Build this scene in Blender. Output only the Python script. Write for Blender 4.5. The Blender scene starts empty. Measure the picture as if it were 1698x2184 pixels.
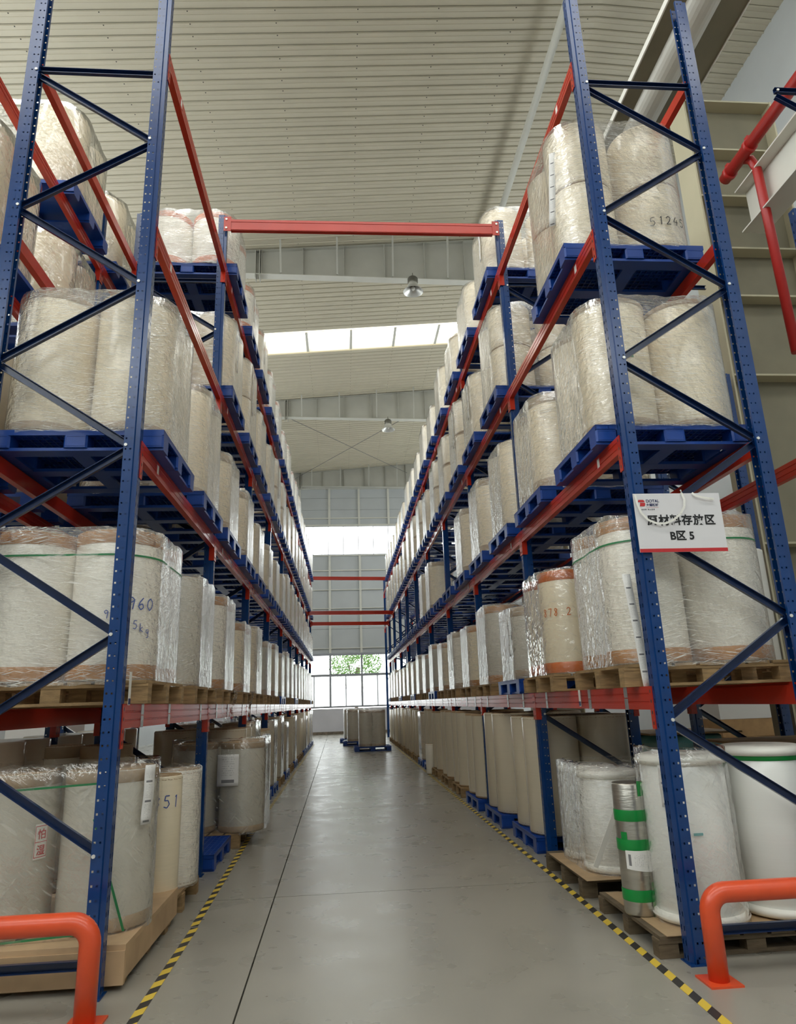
import bpy, math, random
from mathutils import Vector, Matrix, noise as mnoise
random.seed(7)
C = bpy.context.scene.collection
PI = math.pi

# ------------------------------------------------------------------ camera
cam_d = bpy.data.cameras.new('camera')
cam = bpy.data.objects.new('camera', cam_d); C.objects.link(cam)
bpy.context.scene.camera = cam
a, b, c_ = math.radians(15.5616), math.radians(-1.9749), math.radians(-4.8851)
def _yaw(v): return Vector((v[0]*math.cos(c_)-v[1]*math.sin(c_), v[0]*math.sin(c_)+v[1]*math.cos(c_), v[2]))
fwd = _yaw((0, math.cos(a), math.sin(a))); rt = _yaw((1, 0, 0)); up = rt.cross(fwd)
r2 = rt*math.cos(b) + up*math.sin(b); u2 = -rt*math.sin(b) + up*math.cos(b)
M = Matrix((r2, u2, -fwd)).transposed().to_4x4(); M.translation = Vector((0, 0, 1.5))
cam.matrix_world = M
cam_d.sensor_fit = 'VERTICAL'; cam_d.sensor_height = 24.0
cam_d.lens = 1459.0*24.0/2184.0
cam_d.clip_start = 0.05; cam_d.clip_end = 400

# ------------------------------------------------------------------ daylight, exposure
sc = bpy.context.scene
sc.view_settings.view_transform = 'Standard'; sc.view_settings.look = 'None'
sc.view_settings.gamma = 1.0; sc.view_settings.use_curve_mapping = False
sc.view_settings.exposure = -0.6
SKY = 9.0
w = bpy.data.worlds.new('overcast'); sc.world = w; w.use_nodes = True
bg = w.node_tree.nodes['Background']; bg.inputs[0].default_value = (0.98, 0.99, 1.0, 1); bg.inputs[1].default_value = SKY
cy = sc.cycles
cy.max_bounces = 7; cy.diffuse_bounces = 5; cy.glossy_bounces = 3; cy.transmission_bounces = 4; cy.transparent_max_bounces = 14
cy.use_denoising = True; cy.caustics_reflective = False; cy.caustics_refractive = False
cy.sample_clamp_indirect = 6.0
cy.use_adaptive_sampling = True; cy.adaptive_threshold = 0.03

def portal(name, loc, rot, sx, sy, power=0, col=(1, 1, 1)):
    l = bpy.data.lights.new(name, 'AREA'); l.shape = 'RECTANGLE'; l.size = sx; l.size_y = sy
    o = bpy.data.objects.new(name, l); C.objects.link(o); o.location = loc; o.rotation_euler = rot
    l.cycles.is_portal = True
    return o
# sky portals sit in the openings (they give no light of their own, they only guide the sampling of the sky)
portal('skylight_opening', (0, 23.0, 15.3), (0, 0, 0), 16, 1.2)
portal('window_opening', (0, 37.98, 10.5), (-PI/2, 0, 0), 16, 1.75)
portal('window_opening', (0, 37.98, 2.75), (-PI/2, 0, 0), 16, 2.75)
portal('skylight_opening', (0, -2.0, 15.3), (0, 0, 0), 16, 3.0)  # unseen skylight behind the camera, added to light the near bays
portal('skylight_opening', (0, 6.2, 15.3), (0, 0, 0), 16, 1.6)  # unseen skylight overhead, added for highlights on the near posts
portal('window_opening', (0, -7.98, 10.5), (PI/2, 0, 0), 16, 2.6)  # unseen back window band, added for light from behind
portal('added_side_opening', (-8.98, 10, 10.25), (0, -PI/2, 0), 3.5, 36)  # unseen left window band, added to brighten ceiling and far wall
portal('added_side_opening', (8.98, 25, 9.75), (0, PI/2, 0), 2.5, 24)  # unseen right band, added for the same brightening

# ------------------------------------------------------------------ materials
def srgb(r, g, b_):
    f = lambda v: (v/255/12.92) if v/255 <= .04045 else ((v/255+.055)/1.055)**2.4
    return (f(r), f(g), f(b_), 1)
def N(nt, t, **k):
    n = nt.nodes.new(t)
    for kk, v in k.items(): setattr(n, kk, v)
    return n
def mat(name, col, rough=.5, metal=0.0, noise=0.0, nscale=8, bump=0.0, bscale=60, coat=0.0, stretch=(1, 1, 1), spec=.5, detail=4):
    m = bpy.data.materials.new(name); m.use_nodes = True; nt = m.node_tree
    p = nt.nodes['Principled BSDF']; p.inputs['Base Color'].default_value = col
    p.inputs['Roughness'].default_value = rough; p.inputs['Metallic'].default_value = metal
    p.inputs['Coat Weight'].default_value = coat; p.inputs['Coat Roughness'].default_value = .08
    p.inputs['Specular IOR Level'].default_value = spec
    if noise or bump:
        tc = N(nt, 'ShaderNodeTexCoord'); mp = N(nt, 'ShaderNodeMapping'); mp.inputs['Scale'].default_value = stretch
        nt.links.new(tc.outputs['Object'], mp.inputs['Vector'])
    if noise:
        oi = N(nt, 'ShaderNodeObjectInfo')
        ad = N(nt, 'ShaderNodeVectorMath', operation='ADD'); sc_ = N(nt, 'ShaderNodeVectorMath', operation='SCALE'); sc_.inputs['Scale'].default_value = 37
        nt.links.new(oi.outputs['Random'], sc_.inputs[0]); nt.links.new(mp.outputs[0], ad.inputs[0]); nt.links.new(sc_.outputs[0], ad.inputs[1])
        nz = N(nt, 'ShaderNodeTexNoise'); nz.inputs['Scale'].default_value = nscale; nz.inputs['Detail'].default_value = detail
        nt.links.new(ad.outputs[0], nz.inputs['Vector'])
        cr = N(nt, 'ShaderNodeValToRGB'); e = cr.color_ramp.elements
        e[0].position = .3; e[1].position = .7
        e[0].color = tuple(max(0, v*(1-noise)) for v in col[:3])+(1,); e[1].color = tuple(min(1, v*(1+noise)) for v in col[:3])+(1,)
        nt.links.new(nz.outputs['Fac'], cr.inputs[0]); nt.links.new(cr.outputs[0], p.inputs['Base Color'])
    if bump:
        nb = N(nt, 'ShaderNodeTexNoise'); nb.inputs['Scale'].default_value = bscale; nb.inputs['Detail'].default_value = 3
        nt.links.new(mp.outputs[0], nb.inputs['Vector'])
        bp = N(nt, 'ShaderNodeBump'); bp.inputs['Strength'].default_value = bump; bp.inputs['Distance'].default_value = .01
        nt.links.new(nb.outputs['Fac'], bp.inputs['Height']); nt.links.new(bp.outputs[0], p.inputs['Normal'])
    return m

BLUE = mat('blue_steel', srgb(12, 58, 116), .2, spec=.6, noise=.12, nscale=3)
NAVY = mat('navy_steel', srgb(12, 38, 80), .22, spec=.6)
RED = mat('orange_steel', srgb(188, 52, 34), .2, noise=.08, nscale=2, spec=.4, bump=.12, bscale=5)
PLAST = mat('blue_plastic', srgb(20, 66, 148), .36, noise=.12, nscale=4)
WOOD = mat('pallet_wood', srgb(152, 124, 86), .75, noise=.35, nscale=7, stretch=(1, 1, 6), bump=.3)
WOODD = mat('dark_pallet_wood', srgb(100, 86, 66), .8, noise=.35, nscale=7, stretch=(1, 1, 6), bump=.3)
PLY = mat('plywood', srgb(190, 160, 124), .7, noise=.2, nscale=3)
KRAFT = mat('kraft_paper', srgb(176, 148, 112), .6, noise=.15, nscale=5, bump=.25, bscale=18)
GALV = mat('galvanised_steel', srgb(205, 208, 210), .25, metal=.9)
BOLT = mat('zinc_bolt', srgb(232, 232, 226), .35, metal=.3)
WHITEP = mat('white_plastic', srgb(236, 234, 226), .4)
ORANGE = mat('orange_tape', srgb(198, 98, 18), .3, noise=.15, nscale=6)
AMBER = mat('amber_tape', srgb(172, 112, 32), .3, noise=.2, nscale=6)
GREEN = mat('green_tape', srgb(20, 140, 62), .35, noise=.1, nscale=9)
STRAP = mat('green_strap', srgb(52, 130, 82), .4)
BROWNT = mat('brown_paper_band', srgb(166, 142, 112), .5, noise=.15, nscale=6)
INK = mat('blue_ink', srgb(70, 92, 160), .6)
INKB = mat('black_ink', srgb(40, 40, 48), .6)
BLACKPRINT = mat('black_print', srgb(18, 18, 20), .5)
REDPRINT = mat('red_print', srgb(196, 44, 48), .5)
NAVYPRINT = mat('navy_print', srgb(44, 48, 96), .5)
GREYPRINT = mat('grey_print', srgb(110, 110, 116), .5)
FOAM = mat('white_foam', srgb(238, 236, 226), .45, noise=.03, nscale=3)
GUARD = mat('orange_guard_paint', srgb(226, 84, 44), .28, noise=.06, nscale=6, spec=.6)
PAINTW = mat('pale_grey_paint', srgb(214, 213, 204), .5, noise=.05, nscale=2)
WALLP = mat('grey_wall_panel', srgb(188, 192, 194), .5, noise=.04, nscale=1)
PLASTER = mat('plaster_wall', srgb(208, 206, 212), .8, noise=.06, nscale=1.2)
DIRT = mat('stained_plinth', srgb(124, 112, 98), .9, noise=.4, nscale=6)
FRAMEM = mat('grey_window_frame', srgb(150, 152, 158), .4)
DULLSHADE = mat('dull_shaded_steel', srgb(128, 122, 102), .6, noise=.1, nscale=2)  # darkened cream: the column web's shade is put into the colour
CREAM = mat('cream_steel', srgb(186, 179, 152), .5, noise=.06, nscale=1.5)
PIPER = mat('red_pipe_paint', srgb(176, 40, 36), .35)
LAMPM = mat('lamp_housing', srgb(120, 118, 108), .35, metal=.6)
LAMPR = mat('lamp_reflector', srgb(222, 222, 218), .3, metal=.5)
DARK = mat('dark_gap', srgb(60, 58, 54), .9)
LEAF = mat('leaf_green', srgb(104, 142, 66), .7, noise=.3, nscale=3)
BARK = mat('tree_bark', srgb(96, 84, 70), .9)
TEAL = mat('teal_wrap', srgb(96, 160, 160), .25, noise=.2, nscale=3, bump=.5, bscale=14)
CARTON = mat('carton', srgb(186, 150, 106), .8, noise=.1)
RAFT = mat('rafter_paint', srgb(182, 181, 172), .5, noise=.06, nscale=1.5)
ROOFM = mat('roof_sheet', srgb(204, 197, 177), .45, noise=.05, nscale=.7, spec=.4)

def roll_mat(name, col, lines=.05, rough=.35):
    m = mat(name, col, rough, coat=.6)
    nt = m.node_tree; p = nt.nodes['Principled BSDF']
    tc = N(nt, 'ShaderNodeTexCoord'); mp = N(nt, 'ShaderNodeMapping'); mp.inputs['Scale'].default_value = (.8, .8, 130)
    mp.inputs['Rotation'].default_value = (.015, .02, 0)
    oi = N(nt, 'ShaderNodeObjectInfo'); cmb = N(nt, 'ShaderNodeCombineXYZ'); mu = N(nt, 'ShaderNodeMath', operation='MULTIPLY'); mu.inputs[1].default_value = 50
    nt.links.new(oi.outputs['Random'], mu.inputs[0])
    for i in range(3): nt.links.new(mu.outputs[0], cmb.inputs[i])
    nt.links.new(cmb.outputs[0], mp.inputs['Location'])
    nt.links.new(tc.outputs['Object'], mp.inputs['Vector'])
    nz = N(nt, 'ShaderNodeTexNoise'); nz.inputs['Scale'].default_value = 1; nz.inputs['Detail'].default_value = 5
    nt.links.new(mp.outputs[0], nz.inputs['Vector'])
    mp2 = N(nt, 'ShaderNodeMapping'); mp2.inputs['Scale'].default_value = (2.5, 2.5, .8); nt.links.new(tc.outputs['Object'], mp2.inputs['Vector'])
    n2 = N(nt, 'ShaderNodeTexNoise'); n2.inputs['Scale'].default_value = 1.5; nt.links.new(mp2.outputs[0], n2.inputs['Vector'])
    cr = N(nt, 'ShaderNodeValToRGB'); e = cr.color_ramp.elements; e[0].position = .3; e[1].position = .72
    e[0].color = tuple(v*(1-lines) for v in col[:3])+(1,); e[1].color = tuple(min(1, v*(1+lines)) for v in col[:3])+(1,)
    ad = N(nt, 'ShaderNodeMath', operation='ADD'); h = N(nt, 'ShaderNodeMath', operation='MULTIPLY'); h.inputs[1].default_value = .5
    nt.links.new(nz.outputs['Fac'], ad.inputs[0]); nt.links.new(n2.outputs['Fac'], ad.inputs[1]); nt.links.new(ad.outputs[0], h.inputs[0])
    nt.links.new(h.outputs[0], cr.inputs[0]); nt.links.new(cr.outputs[0], p.inputs['Base Color'])
    bp = N(nt, 'ShaderNodeBump'); bp.inputs['Strength'].default_value = .06; bp.inputs['Distance'].default_value = .003
    nt.links.new(nz.outputs['Fac'], bp.inputs['Height']); nt.links.new(bp.outputs[0], p.inputs['Normal'])
    nt.links.new(bp.outputs[0], p.inputs['Coat Normal'])
    return m
RCREAM = roll_mat('cream_roll_film', srgb(236, 222, 192))
RWHITE = roll_mat('white_roll_film', srgb(240, 234, 220), .04)
RKRAFT = roll_mat('beige_roll_paper', srgb(216, 204, 180), .04, .5)
RGREY = roll_mat('grey_roll_film', srgb(200, 195, 180), .05)
RPURE = roll_mat('pure_white_roll_film', srgb(240, 240, 234), .02, .35)
FOIL = mat('silver_foil', srgb(190, 186, 176), .28, metal=.85, noise=.1, nscale=2, stretch=(1, 1, 8), bump=.25, bscale=9)

def film_mat(name, haze=.05, streak=.3, sz=110, sxy=2.2, tilt=(.05, .04), tilt2=(-.09, -.22), bump=.5, rough=.17, lo=.52, hi=.74, fmin=.05, crumple=16):
    """thin clear film: see-through, faintly hazy, glints painted as white streaks along its stretch lines, mirror-like at grazing angles"""
    m = bpy.data.materials.new(name); m.use_nodes = True; nt = m.node_tree
    nt.nodes.remove(nt.nodes['Principled BSDF']); out = nt.nodes['Material Output']
    tc = N(nt, 'ShaderNodeTexCoord'); oi = N(nt, 'ShaderNodeObjectInfo')
    sx = N(nt, 'ShaderNodeSeparateXYZ'); nt.links.new(tc.outputs['Object'], sx.inputs[0])
    def comb(tx, ty, s_, w_, det=2.5):
        m1 = N(nt, 'ShaderNodeMath', operation='MULTIPLY_ADD'); m1.inputs[1].default_value = tx
        nt.links.new(sx.outputs[0], m1.inputs[0]); nt.links.new(sx.outputs[2], m1.inputs[2])
        m2 = N(nt, 'ShaderNodeMath', operation='MULTIPLY_ADD'); m2.inputs[1].default_value = ty
        nt.links.new(sx.outputs[1], m2.inputs[0]); nt.links.new(m1.outputs[0], m2.inputs[2])
        cb = N(nt, 'ShaderNodeCombineXYZ')
        nt.links.new(sx.outputs[0], cb.inputs[0]); nt.links.new(sx.outputs[1], cb.inputs[1]); nt.links.new(m2.outputs[0], cb.inputs[2])
        mp = N(nt, 'ShaderNodeMapping'); mp.inputs['Scale'].default_value = (w_, w_, s_)
        nt.links.new(cb.outputs[0], mp.inputs['Vector'])
        ad = N(nt, 'ShaderNodeVectorMath', operation='ADD'); sl = N(nt, 'ShaderNodeVectorMath', operation='SCALE'); sl.inputs['Scale'].default_value = 91
        nt.links.new(oi.outputs['Random'], sl.inputs[0]); nt.links.new(mp.outputs[0], ad.inputs[0]); nt.links.new(sl.outputs[0], ad.inputs[1])
        nz = N(nt, 'ShaderNodeTexNoise'); nz.inputs['Scale'].default_value = 1; nz.inputs['Detail'].default_value = det; nz.inputs['Roughness'].default_value = .6
        nt.links.new(ad.outputs[0], nz.inputs['Vector']); return nz.outputs['Fac']
    def M_(op, a_, b_):
        n = N(nt, 'ShaderNodeMath', operation=op)
        for k_, v in enumerate((a_, b_)):
            if isinstance(v, (int, float)): n.inputs[k_].default_value = v
            else: nt.links.new(v, n.inputs[k_])
        return n.outputs[0]
    A = comb(tilt[0], tilt[1], sz, sxy); B = comb(tilt2[0], tilt2[1], sz*.6, sxy*1.2); Cm = comb(0, 0, 2.2, 2.2, 1)
    mix = M_('MAXIMUM', A, M_('MULTIPLY', B, M_('ADD', M_('MULTIPLY', Cm, .5), .7)))
    bp = N(nt, 'ShaderNodeBump'); bp.inputs['Strength'].default_value = bump; bp.inputs['Distance'].default_value = .008
    nt.links.new(mix, bp.inputs['Height'])
    D = comb(.3, .2, crumple, crumple, 2)
    bp2 = N(nt, 'ShaderNodeBump'); bp2.inputs['Strength'].default_value = .75; bp2.inputs['Distance'].default_value = .03
    nt.links.new(D, bp2.inputs['Height']); nt.links.new(bp2.outputs[0], bp.inputs['Normal'])
    mr = N(nt, 'ShaderNodeMapRange'); mr.inputs['From Min'].default_value = lo; mr.inputs['From Max'].default_value = hi
    mr.inputs['To Min'].default_value = haze; mr.inputs['To Max'].default_value = haze+streak
    nt.links.new(mix, mr.inputs['Value'])
    tr = N(nt, 'ShaderNodeBsdfTransparent'); df = N(nt, 'ShaderNodeBsdfDiffuse'); df.inputs['Color'].default_value = (.92, .89, .81, 1)  # white diffuse streaks paint the film's glints into its colour
    gl = N(nt, 'ShaderNodeBsdfGlossy'); gl.inputs['Roughness'].default_value = rough
    nt.links.new(bp.outputs[0], gl.inputs['Normal'])
    m1 = N(nt, 'ShaderNodeMixShader'); nt.links.new(mr.outputs[0], m1.inputs[0]); nt.links.new(tr.outputs[0], m1.inputs[1]); nt.links.new(df.outputs[0], m1.inputs[2])
    fr = N(nt, 'ShaderNodeFresnel'); fr.inputs['IOR'].default_value = 1.5; nt.links.new(bp.outputs[0], fr.inputs['Normal'])
    geo = N(nt, 'ShaderNodeNewGeometry')
    f2 = M_('MAXIMUM', M_('MINIMUM', M_('MULTIPLY', fr.outputs[0], 2.6), .95), fmin)
    f3 = M_('MULTIPLY', f2, M_('SUBTRACT', 1.0, geo.outputs['Backfacing']))
    m2 = N(nt, 'ShaderNodeMixShader'); nt.links.new(f3, m2.inputs[0]); nt.links.new(m1.outputs[0], m2.inputs[1]); nt.links.new(gl.outputs[0], m2.inputs[2])
    nt.links.new(m2.outputs[0], out.inputs['Surface'])
    return m
FILM = film_mat('stretch_film', .08, .8, 280, 7, (.06, .05), (-.10, -.22), .8, .11, .585, .66, .09)
FILM2 = film_mat('milky_stretch_film', .10, .7, 210, 7, (.16, .10), (-.26, -.4), .9, .1, .575, .66, .11)
FILM3 = film_mat('cloudy_film', .045, .25, 30, 9, (.7, .5), (-1.1, -.8), .8, .11, .57, .72, .07, 9)

def floor_mat():
    m = bpy.data.materials.new('polished_concrete'); m.use_nodes = True; nt = m.node_tree; p = nt.nodes['Principled BSDF']
    tc = N(nt, 'ShaderNodeTexCoord')
    n1 = N(nt, 'ShaderNodeTexNoise'); n1.inputs['Scale'].default_value = .8; n1.inputs['Detail'].default_value = 6
    n2 = N(nt, 'ShaderNodeTexNoise'); n2.inputs['Scale'].default_value = 3; n2.inputs['Detail'].default_value = 3
    n3 = N(nt, 'ShaderNodeTexNoise'); n3.inputs['Scale'].default_value = 90; n3.inputs['Detail'].default_value = 2
    geo = N(nt, 'ShaderNodeNewGeometry')
    for n in (n1, n2, n3): nt.links.new(geo.outputs['Position'], n.inputs['Vector'])
    ad = N(nt, 'ShaderNodeMath', operation='ADD'); nt.links.new(n1.outputs['Fac'], ad.inputs[0]); nt.links.new(n2.outputs['Fac'], ad.inputs[1])
    h = N(nt, 'ShaderNodeMath', operation='MULTIPLY'); h.inputs[1].default_value = .5; nt.links.new(ad.outputs[0], h.inputs[0])
    cr = N(nt, 'ShaderNodeValToRGB'); e = cr.color_ramp.elements; e[0].position = .3; e[1].position = .7
    e[0].color = srgb(142, 138, 127); e[1].color = srgb(158, 153, 141)
    nt.links.new(h.outputs[0], cr.inputs[0]); nt.links.new(cr.outputs[0], p.inputs['Base Color'])
    mr = N(nt, 'ShaderNodeMapRange'); mr.inputs['From Min'].default_value = .35; mr.inputs['From Max'].default_value = .65
    mr.inputs['To Min'].default_value = .26; mr.inputs['To Max'].default_value = .33
    nt.links.new(n2.outputs['Fac'], mr.inputs['Value']); nt.links.new(mr.outputs[0], p.inputs['Roughness'])
    bp = N(nt, 'ShaderNodeBump'); bp.inputs['Strength'].default_value = .02; bp.inputs['Distance'].default_value = .002
    nt.links.new(n3.outputs['Fac'], bp.inputs['Height']); nt.links.new(bp.outputs[0], p.inputs['Normal'])
    p.inputs['Specular IOR Level'].default_value = .6
    return m
FLOORM = floor_mat()

def hazard_mat():
    m = bpy.data.materials.new('hazard_tape'); m.use_nodes = True; nt = m.node_tree; p = nt.nodes['Principled BSDF']
    geo = N(nt, 'ShaderNodeNewGeometry'); sx = N(nt, 'ShaderNodeSeparateXYZ'); nt.links.new(geo.outputs['Position'], sx.inputs[0])
    m1 = N(nt, 'ShaderNodeMath', operation='MULTIPLY_ADD'); m1.inputs[1].default_value = -1.0
    nt.links.new(sx.outputs[0], m1.inputs[0]); nt.links.new(sx.outputs[1], m1.inputs[2])
    fr = N(nt, 'ShaderNodeMath', operation='MULTIPLY'); fr.inputs[1].default_value = 1/.19; nt.links.new(m1.outputs[0], fr.inputs[0])
    f2 = N(nt, 'ShaderNodeMath', operation='FRACT'); nt.links.new(fr.outputs[0], f2.inputs[0])
    gt = N(nt, 'ShaderNodeMath', operation='GREATER_THAN'); gt.inputs[1].default_value = .5; nt.links.new(f2.outputs[0], gt.inputs[0])
    mx = N(nt, 'ShaderNodeMix', data_type='RGBA'); mx.inputs['A'].default_value = srgb(52, 50, 48); mx.inputs['B'].default_value = srgb(222, 190, 70)
    nt.links.new(gt.outputs[0], mx.inputs['Factor']); nt.links.new(mx.outputs['Result'], p.inputs['Base Color']); p.inputs['Roughness'].default_value = .45
    return m
HAZ = hazard_mat()

def print_mat(name, dens=.5):
    # paper with rows of small dark print and solid bars
    m = bpy.data.materials.new(name); m.use_nodes = True; nt = m.node_tree; p = nt.nodes['Principled BSDF']; p.inputs['Roughness'].default_value = .5
    tc = N(nt, 'ShaderNodeTexCoord'); sx = N(nt, 'ShaderNodeSeparateXYZ'); nt.links.new(tc.outputs['UV'], sx.inputs[0])
    def math_(op, a_, b2=None):
        n = N(nt, 'ShaderNodeMath', operation=op)
        for i, v in enumerate((a_, b2)):
            if v is None: continue
            if isinstance(v, (int, float)): n.inputs[i].default_value = v
            else: nt.links.new(v, n.inputs[i])
        return n.outputs[0]
    v7 = math_('FRACT', math_('MULTIPLY', sx.outputs[1], 1.0))
    bar = math_('MULTIPLY', math_('LESS_THAN', v7, .2), math_('GREATER_THAN', v7, .1))
    inside = math_('MULTIPLY', math_('GREATER_THAN', sx.outputs[0], .2), math_('LESS_THAN', sx.outputs[0], .8))
    rows = math_('GREATER_THAN', math_('FRACT', math_('MULTIPLY', v7, 14)), .6)
    nz = N(nt, 'ShaderNodeTexNoise'); nz.inputs['Scale'].default_value = 22; nt.links.new(tc.outputs['UV'], nz.inputs['Vector'])
    txt = math_('MULTIPLY', math_('MULTIPLY', rows, math_('GREATER_THAN', nz.outputs['Fac'], .52)), math_('GREATER_THAN', v7, .3))
    ink = math_('MULTIPLY', math_('MAXIMUM', math_('MULTIPLY', bar, .8), math_('MULTIPLY', txt, dens)), inside)
    mx = N(nt, 'ShaderNodeMix', data_type='RGBA'); mx.inputs['A'].default_value = srgb(236, 234, 230); mx.inputs['B'].default_value = srgb(70, 70, 78)
    nt.links.new(ink, mx.inputs['Factor']); nt.links.new(mx.outputs['Result'], p.inputs['Base Color'])
    return m
LABELP = print_mat('printed_label_paper')
PAPER = print_mat('printed_sheet', .35)

def glass_mat():
    m = bpy.data.materials.new('window_glass'); m.use_nodes = True; nt = m.node_tree
    for n in list(nt.nodes):
        if n.type == 'BSDF_PRINCIPLED': nt.nodes.remove(n)
    out = nt.nodes['Material Output']
    tr = N(nt, 'ShaderNodeBsdfTransparent'); tr.inputs[0].default_value = (.96, .98, .97, 1)
    gl = N(nt, 'ShaderNodeBsdfGlossy'); gl.inputs['Roughness'].default_value = .02
    ms = N(nt, 'ShaderNodeMixShader'); ms.inputs[0].default_value = .06
    nt.links.new(tr.outputs[0], ms.inputs[1]); nt.links.new(gl.outputs[0], ms.inputs[2]); nt.links.new(ms.outputs[0], out.inputs[0])
    return m
GLASS = glass_mat()
def sheet_mat(name, col, k):
    m = bpy.data.materials.new(name); m.use_nodes = True; nt = m.node_tree
    for n in list(nt.nodes):
        if n.type == 'BSDF_PRINCIPLED': nt.nodes.remove(n)
    out = nt.nodes['Material Output']
    tr = N(nt, 'ShaderNodeBsdfTransparent'); tr.inputs[0].default_value = col
    tl = N(nt, 'ShaderNodeBsdfTranslucent'); tl.inputs[0].default_value = (.9, .9, .86, 1)
    ms = N(nt, 'ShaderNodeMixShader'); ms.inputs[0].default_value = k
    nt.links.new(tr.outputs[0], ms.inputs[1]); nt.links.new(tl.outputs[0], ms.inputs[2]); nt.links.new(ms.outputs[0], out.inputs[0])
    return m
FROST = sheet_mat('frosted_glass', (.9, .95, .97, 1), .55)
SKYSHEET = sheet_mat('rooflight_sheet', (.95, .95, .9, 1), .3)

# ------------------------------------------------------------------ mesh helpers
class MB:
    def __init__(s): s.v = []; s.f = []; s.m = []; s.sm = []; s.uv = {}
    def box(s, x0, x1, y0, y1, z0, z1, mi=0):
        n = len(s.v)
        s.v += [(x, y, z) for z in (z0, z1) for y in (y0, y1) for x in (x0, x1)]
        for q in ((0, 2, 3, 1), (4, 5, 7, 6), (0, 1, 5, 4), (2, 6, 7, 3), (0, 4, 6, 2), (1, 3, 7, 5)):
            s.f.append(tuple(n+i for i in q)); s.m.append(mi); s.sm.append(False)
        return s
    def quad(s, p, mi=0, sm=False):
        n = len(s.v); s.v += [tuple(q) for q in p]; s.f.append(tuple(range(n, n+len(p)))); s.m.append(mi); s.sm.append(sm); return s
    def bar(s, p0, p1, w, h, mi=0, upv=(0, 0, 1)):
        p0, p1 = Vector(p0), Vector(p1); d = (p1-p0).normalized(); sd = d.cross(Vector(upv))
        if sd.length < 1e-4: sd = d.cross(Vector((1, 0, 0)))
        sd.normalize(); u = sd.cross(d); n = len(s.v)
        for p in (p0, p1):
            for i, j in ((-1, -1), (1, -1), (1, 1), (-1, 1)): s.v.append(tuple(p+sd*w/2*i+u*h/2*j))
        for q in ((0, 3, 2, 1), (4, 5, 6, 7), (0, 1, 5, 4), (1, 2, 6, 5), (2, 3, 7, 6), (3, 0, 4, 7)):
            s.f.append(tuple(n+i for i in q)); s.m.append(mi); s.sm.append(False)
        return s
    def lathe(s, prof, cx=0, cy=0, seg=32, mi=0, close=True, sm=True):
        n = len(s.v)
        for r, z in prof:
            for k in range(seg):
                t = 2*PI*k/seg; s.v.append((cx+r*math.cos(t), cy+r*math.sin(t), z))
        for i in range(len(prof)-1):
            for k in range(seg):
                k2 = (k+1) % seg
                s.f.append((n+i*seg+k, n+i*seg+k2, n+(i+1)*seg+k2, n+(i+1)*seg+k)); s.m.append(mi); s.sm.append(sm)
        if close:
            s.f.append(tuple(n+k for k in reversed(range(seg)))); s.m.append(mi); s.sm.append(False)
            e = n+(len(prof)-1)*seg; s.f.append(tuple(e+k for k in range(seg))); s.m.append(mi); s.sm.append(False)
        return s
    def tube(s, pts, r, seg=10, mi=0):
        pts = [Vector(p) for p in pts]; n = len(s.v); prev = None
        for i, p in enumerate(pts):
            d = (pts[min(i+1, len(pts)-1)]-pts[max(i-1, 0)]).normalized()
            if prev is None:
                prev = d.cross(Vector((0, 0, 1)));
                if prev.length < 1e-3: prev = d.cross(Vector((0, 1, 0)))
            prev = (prev-d*prev.dot(d)).normalized(); q = d.cross(prev)
            for k in range(seg):
                t = 2*PI*k/seg; s.v.append(tuple(p+prev*r*math.cos(t)+q*r*math.sin(t)))
        for i in range(len(pts)-1):
            for k in range(seg):
                k2 = (k+1) % seg
                s.f.append((n+i*seg+k, n+i*seg+k2, n+(i+1)*seg+k2, n+(i+1)*seg+k)); s.m.append(mi); s.sm.append(True)
        s.f.append(tuple(n+k for k in reversed(range(seg)))); s.m.append(mi); s.sm.append(False)
        e = n+(len(pts)-1)*seg; s.f.append(tuple(e+k for k in range(seg))); s.m.append(mi); s.sm.append(False)
        return s
    def prism_y(s, poly, y0, y1, mi=0):
        # poly in (x,z), extruded along y
        n = len(s.v); k = len(poly)
        s.v += [(x, y0, z) for x, z in poly]+[(x, y1, z) for x, z in poly]
        for i in range(k):
            j = (i+1) % k; s.f.append((n+i, n+j, n+k+j, n+k+i)); s.m.append(mi); s.sm.append(False)
        s.f.append(tuple(n+i for i in reversed(range(k)))); s.m.append(mi); s.sm.append(False)
        s.f.append(tuple(n+k+i for i in range(k))); s.m.append(mi); s.sm.append(False)
        return s
    def mesh(s, name, mats):
        me = bpy.data.meshes.new(name); me.from_pydata(s.v, [], s.f)
        for m_ in (mats if isinstance(mats, (list, tuple)) else [mats]): me.materials.append(m_)
        me.polygons.foreach_set('material_index', s.m); me.polygons.foreach_set('use_smooth', s.sm); me.update()
        return me
def obj(name, me, parent=None, loc=None, rz=0):
    o = bpy.data.objects.new(name, me); C.objects.link(o)
    if parent: o.parent = parent
    if loc: o.location = loc
    if rz: o.rotation_euler = (0, 0, rz)
    return o
def tag(o, label=None, cat=None, group=None, kind=None):
    if label: o['label'] = label
    if cat: o['category'] = cat
    if group: o['group'] = group
    if kind: o['kind'] = kind
    return o
def thing(name, label, cat, loc=(0, 0, 0), rz=0, group=None):
    return tag(obj(name, None, None, loc, rz), label, cat, group)
def struct(name, me=None, parent=None, loc=None):
    o = obj(name, me, parent, loc)
    if not parent: o['kind'] = 'structure'
    return o
_mc = {}
def cached(key, fn):
    if key not in _mc: _mc[key] = fn()
    return _mc[key]
def boxmesh(name, sx, sy, sz, m_): return cached(('box', name, round(sx, 4), round(sy, 4), round(sz, 4), m_.name), lambda: MB().box(-sx/2, sx/2, -sy/2, sy/2, 0, sz).mesh(name, m_))

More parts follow.
